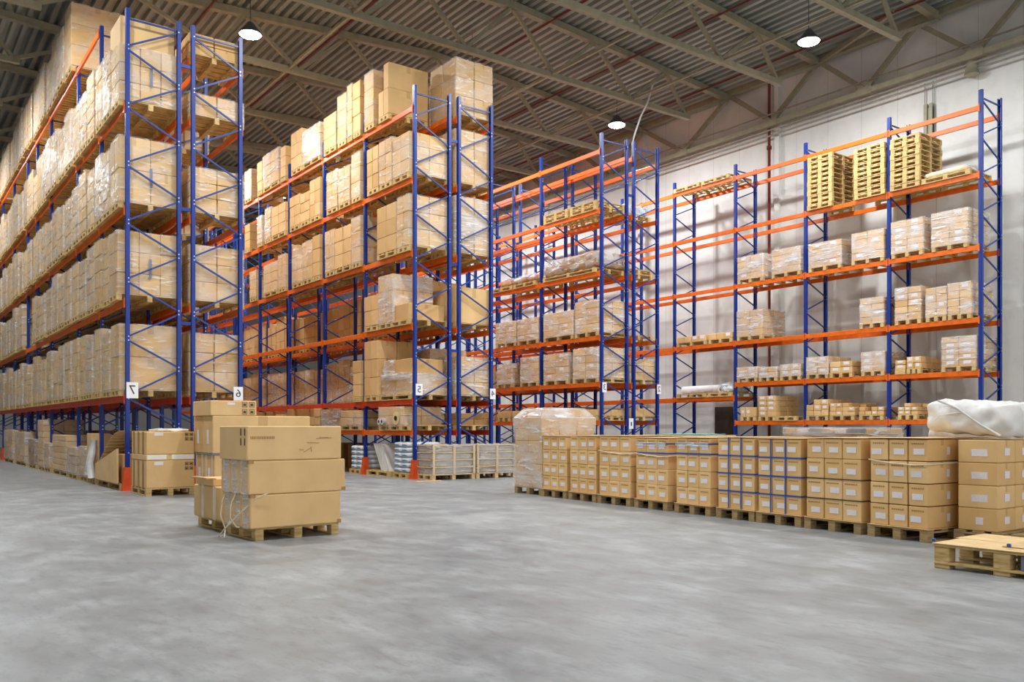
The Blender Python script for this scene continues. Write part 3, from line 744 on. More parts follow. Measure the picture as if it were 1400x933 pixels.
b = MB(); b.cbox(.1, 1.0, .05, W*.6, 0, .6); b.build('inner_box', 'kraft_dark', t)
b = MB(); pr = None
for k in range(13):
    a = k/12; yy = (W-.05)*(1-a)+.05*a; zz = .3+.78*math.sin(a*1.5); row = ((.05, yy, zz), (1.0, yy, zz))
    if pr:
        n = len(b.v); b.v += [pr[0], pr[1], row[1], row[0]]; b.f.append((n,n+1,n+2,n+3)); b.mi.append(0); b.sm.append(True)
    pr = row
o = b.build('bent_sheet', 'kraft', t); md = o.modifiers.new('thickness', 'SOLIDIFY'); md.thickness = .012
# second, darker cartons at the back under rack six
for k, (y, y1) in enumerate(fit_bays(frA2, (1,2,2,1,1,2,2))):
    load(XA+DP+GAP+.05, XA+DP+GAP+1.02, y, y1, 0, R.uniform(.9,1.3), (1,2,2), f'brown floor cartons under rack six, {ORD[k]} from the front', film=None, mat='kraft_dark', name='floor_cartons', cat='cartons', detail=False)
# ------------------------------------------------------------------ loose pallets of big cartons in the aisle ends
def marks(parent, x, y, z, face, s=.055, mat='mark', frame=True):
    """two by two handling marks printed on a carton face ('y' near face, 'x' left face)"""
    b = MB()
    for i in range(2):
        for j in range(2):
            u, w = (i-.5)*s*1.25, (j-.5)*s*1.25; h = s*.45
            def bx(u0, u1, z0, z1):
                if face == 'y': b.box(x+u0, x+u1, y-.002, y+.001, z+z0, z+z1)
                else: b.box(x-.002, x+.001, y+u0, y+u1, z+z0, z+z1)
            if frame:
                bx(u-h, u+h, w-h, w-h+.008); bx(u-h, u+h, w+h-.008, w+h); bx(u-h, u-h+.008, w-h, w+h); bx(u+h-.008, u+h, w-h, w+h)
                bx(u-h*.55, u+h*.55, w-h*.55, w+h*.4)
            else: bx(u-.014, u+.014, w-h, w+h)
    b.build('handling_marks', mat, parent)
def bigcarton(x0, x1, y0, y1, z0, z1, label, mat='kraft_long', rz=0, c=.012, group=None, name='carton'):
    t = put(name, None, None, ((x0+x1)/2, (y0+y1)/2, z0), rz)
    COL.objects.unlink(t); bpy.data.objects.remove(t)
    b = MB(); b.cbox(-(x1-x0)/2, (x1-x0)/2, -(y1-y0)/2, (y1-y0)/2, 0, z1-z0, c)
    return tag(b.build(name, mat, None, ((x0+x1)/2, (y0+y1)/2, z0), rz), label, 'carton', group)
# P0: two crate-like cartons by the near post of rack seven
x0, x1, y0 = 4.16, 5.05, 17.32
pallet(.9, 1.2, ((x0+x1)/2, y0+.6, 0), 'wooden pallet under the two big cartons at the foot of rack seven', parts=True)
lo = bigcarton(x0, x1, y0, y0+1.15, .146, .68, 'lower big carton with four marks at the foot of rack seven', name='big_carton')
up = bigcarton(x0, x1, y0, y0+1.15, .79, 1.22, 'upper big carton with four marks at the foot of rack seven', name='big_carton')
md = thing('carton_tray', 'white-banded shallow tray between the two big cartons at rack seven', 'tray', ((x0+x1)/2, y0+.575, .682))
b = MB(); b.cbox(-.45, .45, -.575, .575, 0, .106); b.build('tray', 'kraft', md)
b = MB(); b.box(-.43, -.08, -.579, -.574, .01, .096); b.box(.02, .43, -.579, -.574, .01, .096); b.build('white_band', 'tape_white', md)
for o, h in ((lo, .53), (up, .43)):
    marks(o, .34, -.576, h*.78, 'y', .07)
    b = MB(); b.box(-.3, -.14, -.578, -.573, h*.82, h*.95); b.build('paper_label', 'label', o)
    for k in range(3):
        b = MB(); b.box(-.452, -.447, -.4+k*.36, -.28+k*.36, 0, h); b.build('tape_strip', 'mark_pale', o)
t = thing('packing_film', 'crumpled white packing film lying on the upper big carton', 'film', ((x0+x1)/2+.1, y0+.6, 1.222))
b = MB(); b.rbox(-.28, .3, -.35, .3, 0, .05, .022, 8, wob=.018); b.build('sheet', 'foil', t)
# P2: tall stack at the foot of rack six
y2 = 16.2; XL = Xx(y2, 291); XR = Xx(y2, 424); XL0 = Xx(y2, 288); XR0 = Xx(y2, 351)
pallet(1.0, 1.2, (XL+.5, y2+.6, 0), 'left wooden pallet under the tall carton stack beside the front pallet', parts=True)
pallet(.92, 1.2, (XL+1.47, y2+.6, 0), 'right wooden pallet under the tall carton stack beside the front pallet', parts=True)
zt = Zy(XL, y2, 568.5); zm = .146+(zt-.146)*.49
for k, (za, zb) in enumerate(((.146, zm-.03), (zm, zt))):
    for r in range(2):
        o = bigcarton(XL+.03*(1-k), XR-.05*(1-k), y2+r*.6+.01, y2+.585+r*.6, za, zb, f'{("lower","upper")[k]} {("front","rear")[r]} long carton of the tall stack at the foot of rack six', mat='kraft', group='long cartons of the tall stack', name='long_carton')
        W = XR-XL; 
        b = MB(); b.box(-W/2-.004+.03*(1-k), -W/2+.05, -.05, .05, (zb-za)*.25, (zb-za)*.62); b.build('paper_label', 'label', o)
        if k == 0:
            for u in (-.2, .16): b = MB(); b.box(-W/2+.03, -W/2+.05, u, u+.05, 0, zb-za); b.build('white_band', 'strap_white', o)
b = MB(); b.cbox(XL, XR-.03, y2, y2+1.19, zm-.028, zm-.002, .003); tag(b.build('divider_board', 'bluegrey'), 'dark divider board between the long cartons of the tall stack', 'board')
hh = Zy(XL0, y2, 547.5)-zt
c = bigcarton(XL0, XR0, y2+.01, y2+1.1, zt+.002, zt+hh, 'square carton with four marks crowning the tall stack by rack six')
marks(c, (XR0-XL0)/2-.16, -.5455, hh*.5, 'y', .11)
b = MB(); b.box(-.12, .02, -.549, -.543, hh*.7, hh*.86); b.build('paper_label', 'label', c)
# P1: three long cartons on the pallet nearest the camera
px0, px1, py0 = 3.53, 4.6, 9.78; rz = .05
rot = Matrix.Rotation(rz, 4, 'Z')
def p1(x, y): v = rot @ Vector((x-px0, y-py0, 0)); return (px0+v.x, py0+v.y)
cx, cy = p1(px0+.53, py0+.42)
pallet(1.06, .86, (cx, cy, 0), 'wooden pallet under the three long cartons in the foreground', rz, parts=True)
cx2, cy2 = p1(px0+.62, py0+1.5)
pallet(1.1, 1.1, (cx2, cy2, 0), 'wooden pallet behind the three long cartons', rz, parts=True)
zz = [.146, .535, .925, 1.325]
nm = ('bottom','middle','top'); dx = ((-.08,1.06),(-.1,1.12),(-.12,1.07))
for k in range(3):
    a, b_ = dx[k]; c = p1(px0+(a+b_)/2, py0+.36)
    bb = MB(); w = b_-a; hh = zz[k+1]-zz[k]-.004
    bb.cbox(-w/2, w/2, -.42, .42, 0, hh, .012)
    o = tag(bb.build('long_carton', 'kraft_long', None, (c[0], c[1], zz[k]), rz), f'{nm[k]} of the three long kraft cartons stacked in the foreground', 'carton', 'long cartons in the foreground')
    if k == 2:
        marks(o, -w/2-.001, -.3, hh*.68, 'x', .09, 'mark', False)
        b = MB()
        x = -w/2+.04
        RR = random.Random(3)
        while x < -w/2+.33:
            ww = RR.choice((.008,.012,.016)); b.box(x, x+ww, -.4225, -.4195, hh*.62, hh*.62+.03); x += ww+.007
        b.build('printed_line', 'mark_pale', o)['label'] = 'faint printed line of lettering'
        b = MB()
        for (u, v, uu, vv) in ((.14,.5,.3,.49),(.26,.62,.46,.64),(.3,.66,.42,.65),(.04,.3,.1,.29),(.1,.22,.2,.36),(.2,.22,.19,.38)):
            b.bar((u, -.4215, v*hh), (uu, -.4215, vv*hh), .003, .006)
        b.build('scuff_print', 'mark_pale', o)
    else:
        for j in range(3):
            b = MB(); b.box(-w/2-.004, -w/2+.002, -.38+j*.27, -.2+j*.27, .0, hh); b.build('film_band', 'film_thick', o)
        b = MB(); b.box(w/2-.05, w/2+.003, -.424, -.36, 0, .045); b.box(-w/2-.003, -w/2+.06, -.424, -.36, hh-.03, hh+.003); b.build('corner_protector', 'kraft_dark', o)
# strap loops on its left end
t = thing('loose_strap', 'loose white strap looping off the bottom foreground carton', 'strap', (px0, py0, 0))
for pts in ([(.12,-.1,.55),(-.02,-.09,.5),(-.16,.1,.3),(-.26,.3,.12),(-.28,.42,.03),(-.2,.5,.02)], [(-.1,.35,.54),(-.17,.32,.4),(-.19,.28,.25),(-.14,.22,.15),(-.11,.2,.146)], [(-.1,.7,.54),(-.16,.66,.42),(-.2,.6,.26),(-.17,.52,.1),(-.22,.4,.02)]):
    sp = []
    for i in range(len(pts)-1):
        for s in range(5): sp.append(Vector(pts[i]).lerp(Vector(pts[i+1]), s/5))
    sp.append(Vector(pts[-1])); b = MB(); b.tube(sp, .008, 6); b.build('strap_loop', 'strap_white', t)
for j in range(2):
    a = p1(px0-.05+j*.55, py0+1.0); c = p1(px0+.48+j*.55, py0+1.9)
    o = bigcarton(a[0], a[0]+.52, a[1], a[1]+.95, .146, .56, f'{("left","right")[j]} banded low carton on the rear foreground pallet', mat='kraft', rz=rz)
    for q in range(2):
        b = MB(); b.box(-.265, -.259, -.3+q*.4, -.22+q*.4, 0, .414); b.box(-.265, .26, -.3+q*.4, -.22+q*.4, .413, .418); b.build('white_band', 'strap_white', o)
t = thing('open_flap_box', 'shallow open carton with pale flaps behind the long foreground cartons', 'carton', p1(px0+.2, py0+1.5)+(.566,), rz)
b = MB(); b.cbox(-.24, .28, -.3, .3, 0, .09); b.build('box', 'kraft', t)
b = MB(); b.quadbox([(-.32,-.3,.09),(-.2,-.3,.09),(-.2,.3,.09),(-.32,.3,.09),(-.34,-.3,.11),(-.2,-.3,.098),(-.2,.3,.098),(-.34,.3,.11)]); b.build('flap', 'kraft_light', t)

# ------------------------------------------------------------------ the long row of carton stacks on the floor
ANG = -.083
def rowX(Y): return 9.17+.083*Y
def row_pt(px):                              # point of the row's front line on a sight line
    t = (px-700)/F; Y = 8.
    for _ in range(30): Y = Yx(rowX(Y), px)
    return rowX(Y), Y
STK = [(741.5,774,3),(779,814.5,3),(818.6,861.5,3),(869,912.5,3),(924,971,3),(981,1031,3),(1036,1094.7,3),(1102,1176.6,3),(1188.5,1268,3)]
T = 4; CH = .252
def strap_set(frame, W, D, H, kind, lab, CH=.252):
    t = thing('strapping', f'blue plastic strapping around {lab}', 'strapping', frame[0], frame[1], 'blue strapping')
    if kind == 2:
        for k in range(1, T):
            z = .146+CH*k-.01; b = MB(); b.box(-.006, -.002, -.01, W+.01, z, z+.02); b.box(-.006, D, -.012, -.008, z, z+.02); b.build('band', 'strap_blue', t)
        for u in (.34, .68):
            b = MB(); b.box(-.009, -.005, W*u-.01, W*u+.01, .146, H+.006); b.box(-.009, D, W*u-.01, W*u+.01, H+.003, H+.007); b.build('band', 'strap_blue', t)
    elif kind == 1:
        for z in (H-.1, H-.25):
            b = MB(); b.box(-.006, -.002, -.01, W+.01, z, z+.022); b.box(-.006, D, -.012, -.008, z, z+.022); b.build('band', 'strap_blue', t)
    else:
        for k in (1, 2):
            z = .146+CH*k-.006; b = MB(); b.box(-.006, -.002, -.01, W+.01, z, z+.012); b.box(-.006, D, -.012, -.008, z, z+.012); b.build('band', 'ink', t)
for si, (a, b_, nc) in enumerate(STK):
    xf, yf = row_pt(a); xn, yn = row_pt(b_)
    W = math.hypot(xf-xn, yf-yn); ang = ANG
    name = f'{ORD[si]} stack of the row' if si < 8 else 'ninth stack of the row'
    D = 1.16
    fr = ((xn, yn, 0), ang)
    Rm = Matrix.Rotation(ang, 3, 'Z')
    def at(u, v, z): p = Rm @ Vector((u, v, 0)); return (xn+p.x, yn+p.y, z)
    pallet(D+.04, W+.03, at(D/2, W/2, 0), f'wooden pallet under the {name} right of the tall wrapped stack', ang, along='y', mat='pallet_old', parts=True)
    b = MB(); b.box(-.03, D+.02, -.03, W+.012, 0, .006); tag(b.build('plywood_sheet', 'ply', None, (xn, yn, .144), ang), f'thin pale plywood sheet under the cartons of the {name}', 'plywood sheet', 'plywood sheets')
    CH = (.247,.25,.252,.246,.249,.252,.25,.254,.256)[si]
    cw = W/nc
    for k in range(T):
        for j in range(nc):
            for r in range(2):
                lx, ly, lz = D/2-.008, cw-.008, CH-.004
                p = at(D/2*(r+.5)+R.uniform(0,.008), cw*(j+.5)+R.uniform(-.003,.003), .151+CH*k)
                o = tag(put('carton', carton_mesh(round(lx,2), round(ly,3), round(lz,3), 'kraft_row', .006), None, p, ang),
                        f'{("right","middle","left")[j]} carton, {("bottom","second","third","top")[k]} tier, {("aisle side","rear side")[r]} of {name}', 'carton', f'cartons of the {name}')
                if r == 0:
                    put('paper_label', label_mesh(min(.16,cw*.52), .07), o, (-lx/2-.002, R.uniform(-.03,.03), .07+R.uniform(-.008,.008)))
                    m_ = ('pl', round(cw,2))
                    if m_ not in _cache:
                        b = MB(); x = -.09*cw/.3
                        RR = random.Random(5)
                        while x < .09*cw/.3: w = RR.choice((.008,.014,.02)); b.box(-.0012, .0012, x, x+w, 0, .016); x += w+.009
                        _cache[m_] = b.mesh('printed_line', 'mark_pale')
                    put('printed_line', _cache[m_], o, (-lx/2-.001, 0, .19))
                if si == 8 and j == 0 and r == 0:
                    b = MB(); b.box(.08, .14, -ly/2-.003, -ly/2, .07, .16); b.build('paper_label', 'label', o)
    if si in (3,4): strap_set(fr, W, D, .151+T*CH, 1, name, CH)
    if si in (5,6): strap_set(fr, W, D, .151+T*CH, 2, name, CH)
    if si in (7,): strap_set(fr, W, D, .151+T*CH, 0, name, CH)
    if si in (2,8,3):
        t = thing('film_band', f'twisted clear film band around the {name}', 'film band', fr[0], ang)
        b = MB(); z0 = .146+2.95*CH
        b.tube([(-.012, W, z0+.02), (-.014, W*.6, z0-.015), (-.014, W*.2, z0-.03), (-.012, -.012, z0-.02), (D*.6, -.014, z0)], .009, 6); b.build('band', 'strap_white', t)
    if si in (3,4):
        t = thing('film_flap', f'white film flap caught under the top strap of the {name}', 'film', at(-.01, W*.5, .146+T*CH-.12), ang)
        b = MB(); b.rbox(-.012, .004, -W*.46, W*.48, 0, .055, .006, 6, wob=.006); b.build('flap', 'film_thick', t)
    # loose cardboard sheet covering the top
    b = MB(); b.cbox(-.01, D+.03, -.015, W+.01, 0, .006, .002)
    tag(b.build('cover_sheet', 'kraft_light', None, (xn, yn, .151+T*CH+.002), ang), f'pale cardboard sheet covering the {name}', 'cardboard sheet', 'cover sheets')
# S11: narrow stack at the right edge, end-on
xn = 9.96; yn = Yx(9.96, 1364); yf = Yx(9.96, 1309.5)
pallet(1.25, q5(yf-yn+.5,.05), (xn+.6, (yf+yn)/2-.22, 0), 'wooden pallet under the carton stack at the right edge', parts=True, mat='pallet_old')
for k in range(4):
    W = yf-yn; z = .146+k*.255
    for j in range(3):
        lx = .42
        o = tag(put('carton', carton_mesh(lx-.008, round(W-.004,3), .251, 'kraft_row'), None, (xn+lx*(j+.5), (yn+yf)/2, z)), f'{("aisle","middle","rear")[j]} carton, {("bottom","second","third","top")[k]} tier, of stack at right edge', 'carton', 'cartons at the right edge')
        b = MB(); b.box(-.05, .07, -W/2-.003, -W/2, .08, .16); b.build('paper_label', 'label', o)
        if j == 0: put('paper_label', label_mesh(.18 if k else .08, .08), o, (-lx/2+.003, -.02, .07))
# S1: tall wrapped stack at the far end of the row
xf, yf = row_pt(703.5); xn, yn = row_pt(740.5)
W = math.hypot(xf-xn, yf-yn); D = 1.25
Rm = Matrix.Rotation(ANG, 3, 'Z')
c = Rm @ Vector((D/2, W/2, 0)); c = (xn+c.x, yn+c.y)
pallet(D, W, (c[0], c[1], 0), 'wooden pallet under the tall wrapped stack ending the row', ANG, along='y', parts=True, mat='pallet_old')
t = thing('wrapped_stack', 'tall carton stack in cloudy film with a domed top, far end of row', 'pallet load', (c[0], c[1], .146), ANG)
for k in range(6):
    for i in range(3):
        for j in range(2):
            lx, ly, lz = D/3-.012, W/2-.012, (.21 if k < 5 else .2)
            put('carton', carton_mesh(round(lx,2), round(ly,2), .22, 'kraft'), t, (-D/2+D/3*(i+.5), -W/2+W/2*(j+.5), k*.226))
b = MB(); H = 1.36
prof = [(D/2+.015, W/2+.015, -.02), (D/2+.02, W/2+.02, .6), (D/2+.02, W/2+.02, H-.02), (D/2*.8, W/2*.72, H+.17), (D/2*.74, W/2*.66, H+.18)]
for x, y, z in prof: b.v += [(-x,-y,z),(x,-y,z),(x,y,z),(-x,y,z)]
for k in range(len(prof)-1):
    for j in range(4): b.f.append((k*4+j, k*4+(j+1)%4, k*4+4+(j+1)%4, k*4+4+j)); b.mi.append(0); b.sm.append(False)
n = (len(prof)-1)*4; b.f.append((n, n+1, n+2, n+3)); b.mi.append(0); b.sm.append(False)
b.build('stretch_film', 'film_thick', t)
b = MB(); b.cbox(-D/2*.72, D/2*.72, -W/2*.64, W/2*.64, 1.36, 1.52, .02); b.build('top_bundle', 'kraft_light', t)
# second row behind, seen over the first
second = [(712+0,0)]
for k, (yy, hh, film, lab) in enumerate(((5.2,1.12,'film','behind the ninth stack'),(7.2,1.2,'film_thick','with a flat wrapped top behind the eighth stack'),(9.0,1.14,'film','behind the seventh stack'),(10.6,1.16,'film','behind the fifth stack'),(12.4,1.14,'film','behind the third stack'))):
    x = rowX(yy)+1.75
    pallet(1.2, 1.3, (x+.6, yy+.6, 0), f'wooden pallet under the rear load {lab}', mat='pallet_old')
    load(x, x+1.2, yy, yy+1.25, .146, hh-.146, (2,2,4), f'wrapped carton load {lab}', film=film, mat='kraft_light')
y7 = 7.15; x7 = rowX(y7)+1.7
t = thing('flat_crate', 'flat film-wrapped tray of small packs behind the eighth stack', 'tray', (x7+.6, y7+.65, 1.205))
b = MB(); b.cbox(-.6, .6, -.66, .66, 0, .015); b.build('base', 'ply', t)
for i in range(6):
    b = MB(); b.cbox(-.58, -.4, -.64+i*.215, -.45+i*.215, .015, .085); b.build('pack', ('bluegrey','label','kraft')[i%3], t)
b = MB(); b.cbox(-.38, .58, -.64, .64, .015, .08); b.build('pack', 'kraft_light', t)
put('stretch_film', film_mesh(1.22, 1.34, .1, 'film_thick'), t)
b = MB(); b.rbox(-.4, .4, -.5, .5, 0, .02, .008, 6, wob=.004); tag(b.build('teal_sheet', 'teal', None, (rowX(11.2)+2.3, 11.2, 1.165)), 'crumpled teal plastic sheet on the rear load behind the fifth stack', 'plastic sheet')
# white foil bundle on top of the right-hand stacks
ya, yb = 4.42, 5.42
t = thing('foil_bundle', 'white plastic-wrapped mattress-like bundle lying on the right-hand stacks', 'bundle', (10.6, (ya+yb)/2, 1.225))
t.rotation_euler = (.07, 0, -.1)
b = MB(); b.rbox(-.52, .45, -.52, .54, .0, .38, .14, 22, wob=.02); b.build('wrap', 'foil', t)
b = MB(); b.tube([(-.50, .36, .37), (-.535, .1, .3), (-.53, -.2, .12), (-.52, -.42, .02)], .012, 6); b.tube([(-.5, .42, .1), (-.53, .3, .2), (-.52, .05, .25)], .01, 6); b.build('fold', 'panel', t)
t2 = thing('foil_bundle', 'second white wrapped bundle cut off by the right picture edge', 'bundle', (11.95, 5.72, 1.13))
b = MB(); b.rbox(-.55, .45, -.5, .42, 0, .36, .1, 12, wob=.015); b.build('wrap', 'foil', t2)

# ------------------------------------------------------------------ pallet with cardboard sheets, lower right corner
fx = 7.96; y1 = 4.2; y0 = y1-1.2
t = thing('wooden_pallet', 'tall-blocked wooden pallet in the lower right corner', 'pallet', (fx+.52, (y0+y1)/2, 0))
for ix in (-.46, 0, .46):
    for iy in (-.53, 0, .53):
        b = MB(); b.cbox(ix-.06, ix+.06, iy-.07, iy+.07, .062, .2, .004); b.build('block', 'pallet', t)
        b = MB(); b.cbox(ix-.06, ix+.06, iy-.07, iy+.07, 0, .04, .004); b.build('foot', 'pallet', t)
for ix in (-.46, 0, .46):
    b = MB(); b.cbox(ix-.07, ix+.07, -.6, .6, .04, .062, .003); b.build('bottom_board', 'pallet', t)
    b = MB(); b.cbox(ix-.07, ix+.07, -.6, .6, .2, .222, .003); b.build('deck_board', 'pallet', t)
b = MB(); b.cbox(-.485, .3, -.44, -.1, .0, .13, .006); o = b.build('grey_tray', 'bluegrey', None, (fx+.5, (y0+y1)/2-.05, .064)); tag(o, 'blue-grey box pushed into the lower right pallet', 'box')
def sheet(x0, x1, ya, yb, z, rz, lab):
    b = MB(); b.cbox(-(x1-x0)/2, (x1-x0)/2, -(yb-ya)/2, (yb-ya)/2, 0, .008, .002)
    return tag(b.build('cardboard_sheet', 'ply', None, ((x0+x1)/2, (ya+yb)/2, z), rz), lab, 'cardboard sheet', 'cardboard sheets on the corner pallet')
sheet(fx-.02, fx+.5, y0, y1+.01, .224, .0, 'front cardboard sheet on the lower right pallet')
sheet(fx+.52, fx+1.06, y0+.1, y1+.06, .224, -.03, 'rear cardboard sheet on the lower right pallet')
sheet(fx+.2, fx+.95, y0-.1, y1-.5, .236, .06, 'topmost cardboard sheet on the lower right pallet')
for k, (u, v) in enumerate(((.04, .02), (.1, -.62))):
    b = MB(); b.rbox(-.012, .012, -.018, .018, 0, .03, .008, 5, wob=.004); tag(b.build('tape_scrap', 'strap_blue', None, (fx+u, y1+v, .234 if k == 0 else .248)), f'scrap of blue tape on the {("far left corner","front edge")[k]} of the sheeted pallet', 'tape')

# ------------------------------------------------------------------ building
X_L, X_R, Y_B, Y_F = -14.0, 25.15, -10.0, 66.0
b = MB(); b.box(X_L, X_R+.3, Y_B, Y_F, -.1, 0); struct('floor', b, 'floor')
b = MB(); b.box(X_R, X_R+.2, Y_B, Y_F, 0, 14.2); struct('wall_right', b, 'wall')
b = MB(); b.box(X_L, X_R, Y_F, Y_F+.2, 0, 14.6); struct('wall_far', b, 'wall')
b = MB(); b.box(X_L-.2, X_L, Y_B, Y_F, 0, 14.6); struct('wall_left', b, 'wall')
VAL, RID = 5.5, 15.3
def roofz(X):
    d = abs(X-RID) if X > VAL else abs(X-(VAL-(RID-VAL)))
    return 13.72-.062*d
b = MB(); x = X_L; pts = []; P = .28
while x < X_R:
    for dx, up in ((0,0),(.12,0),(.145,.12),(.25,.12)):
        pts.append((x+dx, roofz(min(x+dx, X_R))+.12+up))
    x += P
for i, (x, z) in enumerate(pts):
    b.v += [(x, Y_B, z), (x, Y_F, z)]
    if i: b.f.append((2*i-2, 2*i-1, 2*i+1, 2*i)); b.mi.append(0); b.sm.append(False)
b.v += [(X_L, Y_B, 14.6), (X_L, Y_F, 14.6), (X_R+.2, Y_B, 14.6), (X_R+.2, Y_F, 14.6)]
n = len(b.v)-4; b.f.append((n, n+2, n+3, n+1)); b.mi.append(0); b.sm.append(False)
struct('ceiling', b, 'deck')
def seg(t, name, p, q, w, h, mat='steel'):
    b = MB(); b.bar(p, q, w, h); b.build(name, mat, t)
BC = 12.0
TY = [4.9, 9.0, 12.95, 16.85, 20.6, 24.9, 29, 33.1, 37.2, 41.3, 45.4, 49.5, 53.6, 57.7]
def truss(Y, x0, x1, lab):
    t = thing('roof_truss', lab, 'roof truss', (0, Y, 0), 0, 'roof trusses')
    mid = (x0+x1)/2; nt = [x0+(x1-x0)*i/6 for i in range(7)]; nb = [(nt[i]+nt[i+1])/2 for i in range(6)]
    nb[0] = x0+2.3; nb[-1] = x1-2.2
    for (a, c) in ((x0, mid), (mid, x1)): seg(t, 'top_chord', (a, 0, roofz(a+.001 if a == x0 else a)), (c, 0, roofz(c-.001 if c == x1 else c)), .2, .2)
    seg(t, 'bottom_chord', (nb[0]-.15, 0, BC), (nb[-1]+.15, 0, BC), .16, .16)
    for i in range(6):
        seg(t, 'web_member', (nt[i]+.05, 0, roofz(nt[i]+.01)-.1), (nb[i], 0, BC+.05), .1, .1)
        seg(t, 'web_member', (nb[i], 0, BC+.05), (nt[i+1]-.05, 0, roofz(nt[i+1]-.01)-.1), .1, .1)
for i, Y in enumerate(TY):
    truss(Y, VAL, 24.75, f'grey steel roof truss over the right hall, {ORD[i]} from the viewer')
    truss(Y, VAL-19.2, VAL, f'grey steel roof truss over the left hall, {ORD[i]} from the viewer')
# longitudinal truss along the right wall
t = thing('wall_truss', 'long grey lattice girder running along the top of right wall', 'girder', (24.72, 0, 0))
ty = [3.4, 6.8, 10.2, 13.55, 16.85, 20.5, 24.9, 28.6, 32.4, 36.2, 40, 44, 48, 52, 56]
zt_, zb_ = 13.25, 11.68
seg(t, 'top_chord', (0, 1, zt_), (0, 60, zt_), .22, .22); seg(t, 'bottom_chord', (0, 1, zb_), (0, 60, zb_), .16, .16)
for a, c in zip(ty, ty[1:]):
    m_ = (a+c)/2
    seg(t, 'web_member', (0, a, zt_-.08), (0, m_, zb_+.06), .12, .14); seg(t, 'web_member', (0, m_, zb_+.06), (0, c, zt_-.08), .12, .14)
    b = MB(); b.box(-.1, .1, m_-.25, m_+.25, zb_-.1, zb_+.12); b.build('gusset', 'steel', t)
# ties along the hall at bottom chord level
for i, x in enumerate((10.0, 16.6, 20.0)):
    t = thing('roof_tie', f'thin steel tie linking the roof trusses, {("left","middle","right")[i]} one', 'tie', (x, 0, BC+.02)); seg(t, 'tie_bar', (0, 4.9, 0), (0, 57, 0), .07, .07)
t = thing('roof_brace', 'slanting steel brace between wall girder and second roof truss', 'brace', (0,0,0)); seg(t, 'brace_bar', (24.65, 16.75, 13.1), (23.3, 13.4, 13.1), .11, .11)
for i, (x, lab) in enumerate(((7.6,'above rack six'),(11.4,'above rack five'),(16.4,'above the aisle left of rack three'),(19.8,'above rack two'),(23.3,'nearest the right wall'))):
    t = thing('sprinkler_pipe', f'thin red sprinkler pipe along the ceiling {lab}', 'pipe', (x, 0, roofz(x)-.16)); b = MB(); b.tube([(0, 1, 0), (0, 60, 0)], .035, 8); b.build('pipe_run', 'pipe', t)
b = MB(); b.tube([(24.94, 18.95, 0), (24.94, 18.95, 13.3)], .05, 10); b.tube([(24.94, 18.95, 10.9), (24.94, 18.95, 11.02)], .085, 10)
tag(b.build('riser_pipe', 'pipe'), 'vertical red fire pipe climbing the right wall beside the column', 'pipe')
for i, (y, w) in enumerate(((18.7, .18), (25.2, .4), (31.4, .3), (37.6, .3))):
    b = MB(); b.box(25.0, 25.15, y-w/2, y+w/2, 0, 13.2); o = struct(f'trim_{i+1}', b, 'wall')
# conduits along the girder and the drop to the trunking
for i, (dz, dx) in enumerate(((.28, -.12), (-.18, .06), (-.34, .16))):
    b = MB(); b.tube([(24.72+dx, 1, zb_+dz), (24.72+dx, 60, zb_+dz)], .03, 8); tag(b.build('conduit', 'conduit'), f'grey conduit following the wall girder, {ORD[i]} from the top', 'conduit', 'wall conduits')
yk = Yx(25.0, 1268)
for i, dy in enumerate((-.12, .12)):
    b = MB(); b.tube([(25.08, yk+dy, Zy(25,yk,142)), (25.08, yk+dy, zb_-.2)], .016, 6); tag(b.build('cable_drop', 'conduit'), f'{("right","left")[i]} thin cable dropping to the wall trunking above the wall rack', 'cable')
b = MB(); z0 = Zy(25, yk, 190); z1 = Zy(25, yk, 142)
b.box(25.0, 25.1, yk-.14, yk-.04, z0, z1); b.box(25.0, 25.1, yk+.02, yk+.12, z0, z1); b.box(25.04, 25.1, yk-.14, yk+.12, z0, z1-.1); tag(b.build('wall_trunking', 'steel'), 'short grey trunking on the wall above the nearest pallet stack', 'trunking')
yk = Yx(25.0, 1331); b = MB(); b.tube([(24.9, yk, zb_-.05), (24.9, yk, zb_-.45)], [.12, .2], 12); b.tube([(24.9, yk, zb_-.45), (24.9, yk, zb_-.52)], [.2, .1], 12); tag(b.build('wall_bracket', 'steel'), 'rounded grey fitting hanging under the wall girder at far right', 'fitting')
b = MB(); yd = Yx(24.95, 979); yd0 = Yx(24.95, 1003); b.cbox(24.86, 24.95, yd0, yd, 0, 2.05, .01); b.box(24.85, 24.862, yd0+.06, yd-.06, .1, 1.95); tag(b.build('dark_board', 'door'), 'tall dark brown board leaning on the wall under the long roll', 'board')
# slack white cable to rack two
b = MB(); b.tube([(18.8, 19.36, 10.0), (18.95, 19.4, 10.35), (19.5, 19.7, 11.1), (20.2, 20.1, 11.8), (20.94, 20.6, 12.7)], .03, 6); tag(b.build('hanging_cable', 'panel'), 'slack white cable hanging from the roof to the top of rack two', 'cable')
# cartons at the wall past the wall rack
for k in range(3):
    load(24.0, 24.9, 7.4-k*1.25, 8.45-k*1.25, .0, 1.5+.12*(k%2), (1,2,3), f'carton stack on the floor by the wall at far right, {ORD[k]} from the rack', film='film', mat='kraft', name='carton_stack', cat='cartons')

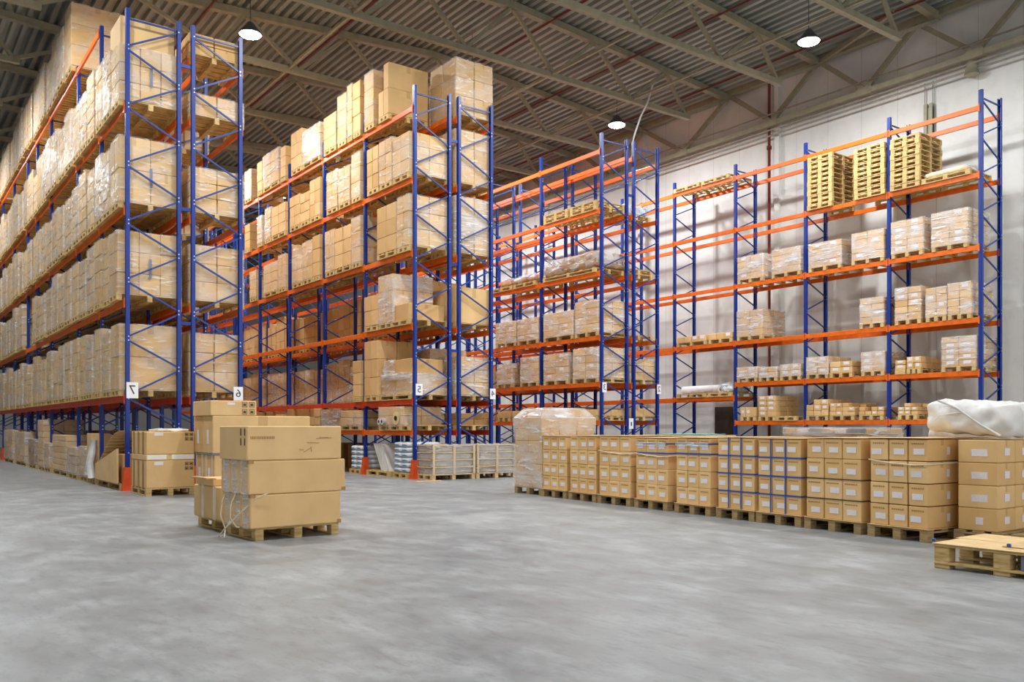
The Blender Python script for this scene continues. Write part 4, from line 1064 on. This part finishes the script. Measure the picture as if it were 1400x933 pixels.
# ------------------------------------------------------------------ lamps
def lamp(x, y, lab, z=12.0, power=430):
    t = thing('pendant_lamp', lab, 'lamp', (x, y, z), 0, 'high-bay lamps')
    b = MB(); b.tube([(0,0,.0),(0,0,.04),(0,0,.16),(0,0,.3),(0,0,.34)], [.3,.31,.2,.1,.06], 20, caps=False); b.build('housing', 'lamp', t)
    b = MB(); b.tube([(0,0,.0),(0,0,-.03),(0,0,-.05)], [.29,.26,.05], 20); b.build('lens', 'glow', t)
    b = MB(); b.tube([(0,0,.33),(0,0,roofz(x)+.12-z)], .012, 6); b.build('cord', 'lamp', t)
    L = bpy.data.lights.new('lamp_light', 'AREA'); L.shape = 'DISK'; L.size = .55; L.energy = power; L.color = (.965, .985, 1)
    o = bpy.data.objects.new('lamp_light', L); COL.objects.link(o); o.parent = t; o.location = (0,0,-.07)
lamp(8.28, 23.3, 'bright round lamp between the left rack and the middle rack')
lamp(20.9, 14.56, 'bright round lamp at upper right near the wall girder')
lamp(21.2, 22.6, 'bright round lamp above the half-empty racks')
k = 0
for x in (1.4, 8.3, 15.2, 21.0):
    for y in (6.6, 14.6, 22.8, 30.8, 38.8):
        if (x, y) in ((8.3,22.8),(21.0,14.6),(21.0,22.8)): continue
        xx = x
        lamp(xx, y, f'high-bay lamp of the {("aisle left of rack seven","aisle before rack five","aisle before rack three","wall aisle")[(1.4,8.3,15.2,21.0).index(x)]}, {ORD[(6.6,14.6,22.8,30.8,38.8).index(y)]} from the viewer', power=330 if y < 10 else 430)
w = bpy.data.worlds.new('world'); S.world = w; w.use_nodes = True
w.node_tree.nodes['Background'].inputs[0].default_value = (1, 1, 1, 1); w.node_tree.nodes['Background'].inputs[1].default_value = 1.35

S.view_settings.view_transform = 'Standard'; S.view_settings.look = 'None'; S.view_settings.gamma = 1; S.view_settings.use_curve_mapping = False
S.view_settings.exposure = .0
cy = S.cycles
cy.use_denoising = True; cy.max_bounces = 7; cy.diffuse_bounces = 4; cy.glossy_bounces = 3; cy.transparent_max_bounces = 14; cy.sample_clamp_indirect = 6; cy.caustics_reflective = False; cy.caustics_refractive = False; cy.use_light_tree = True
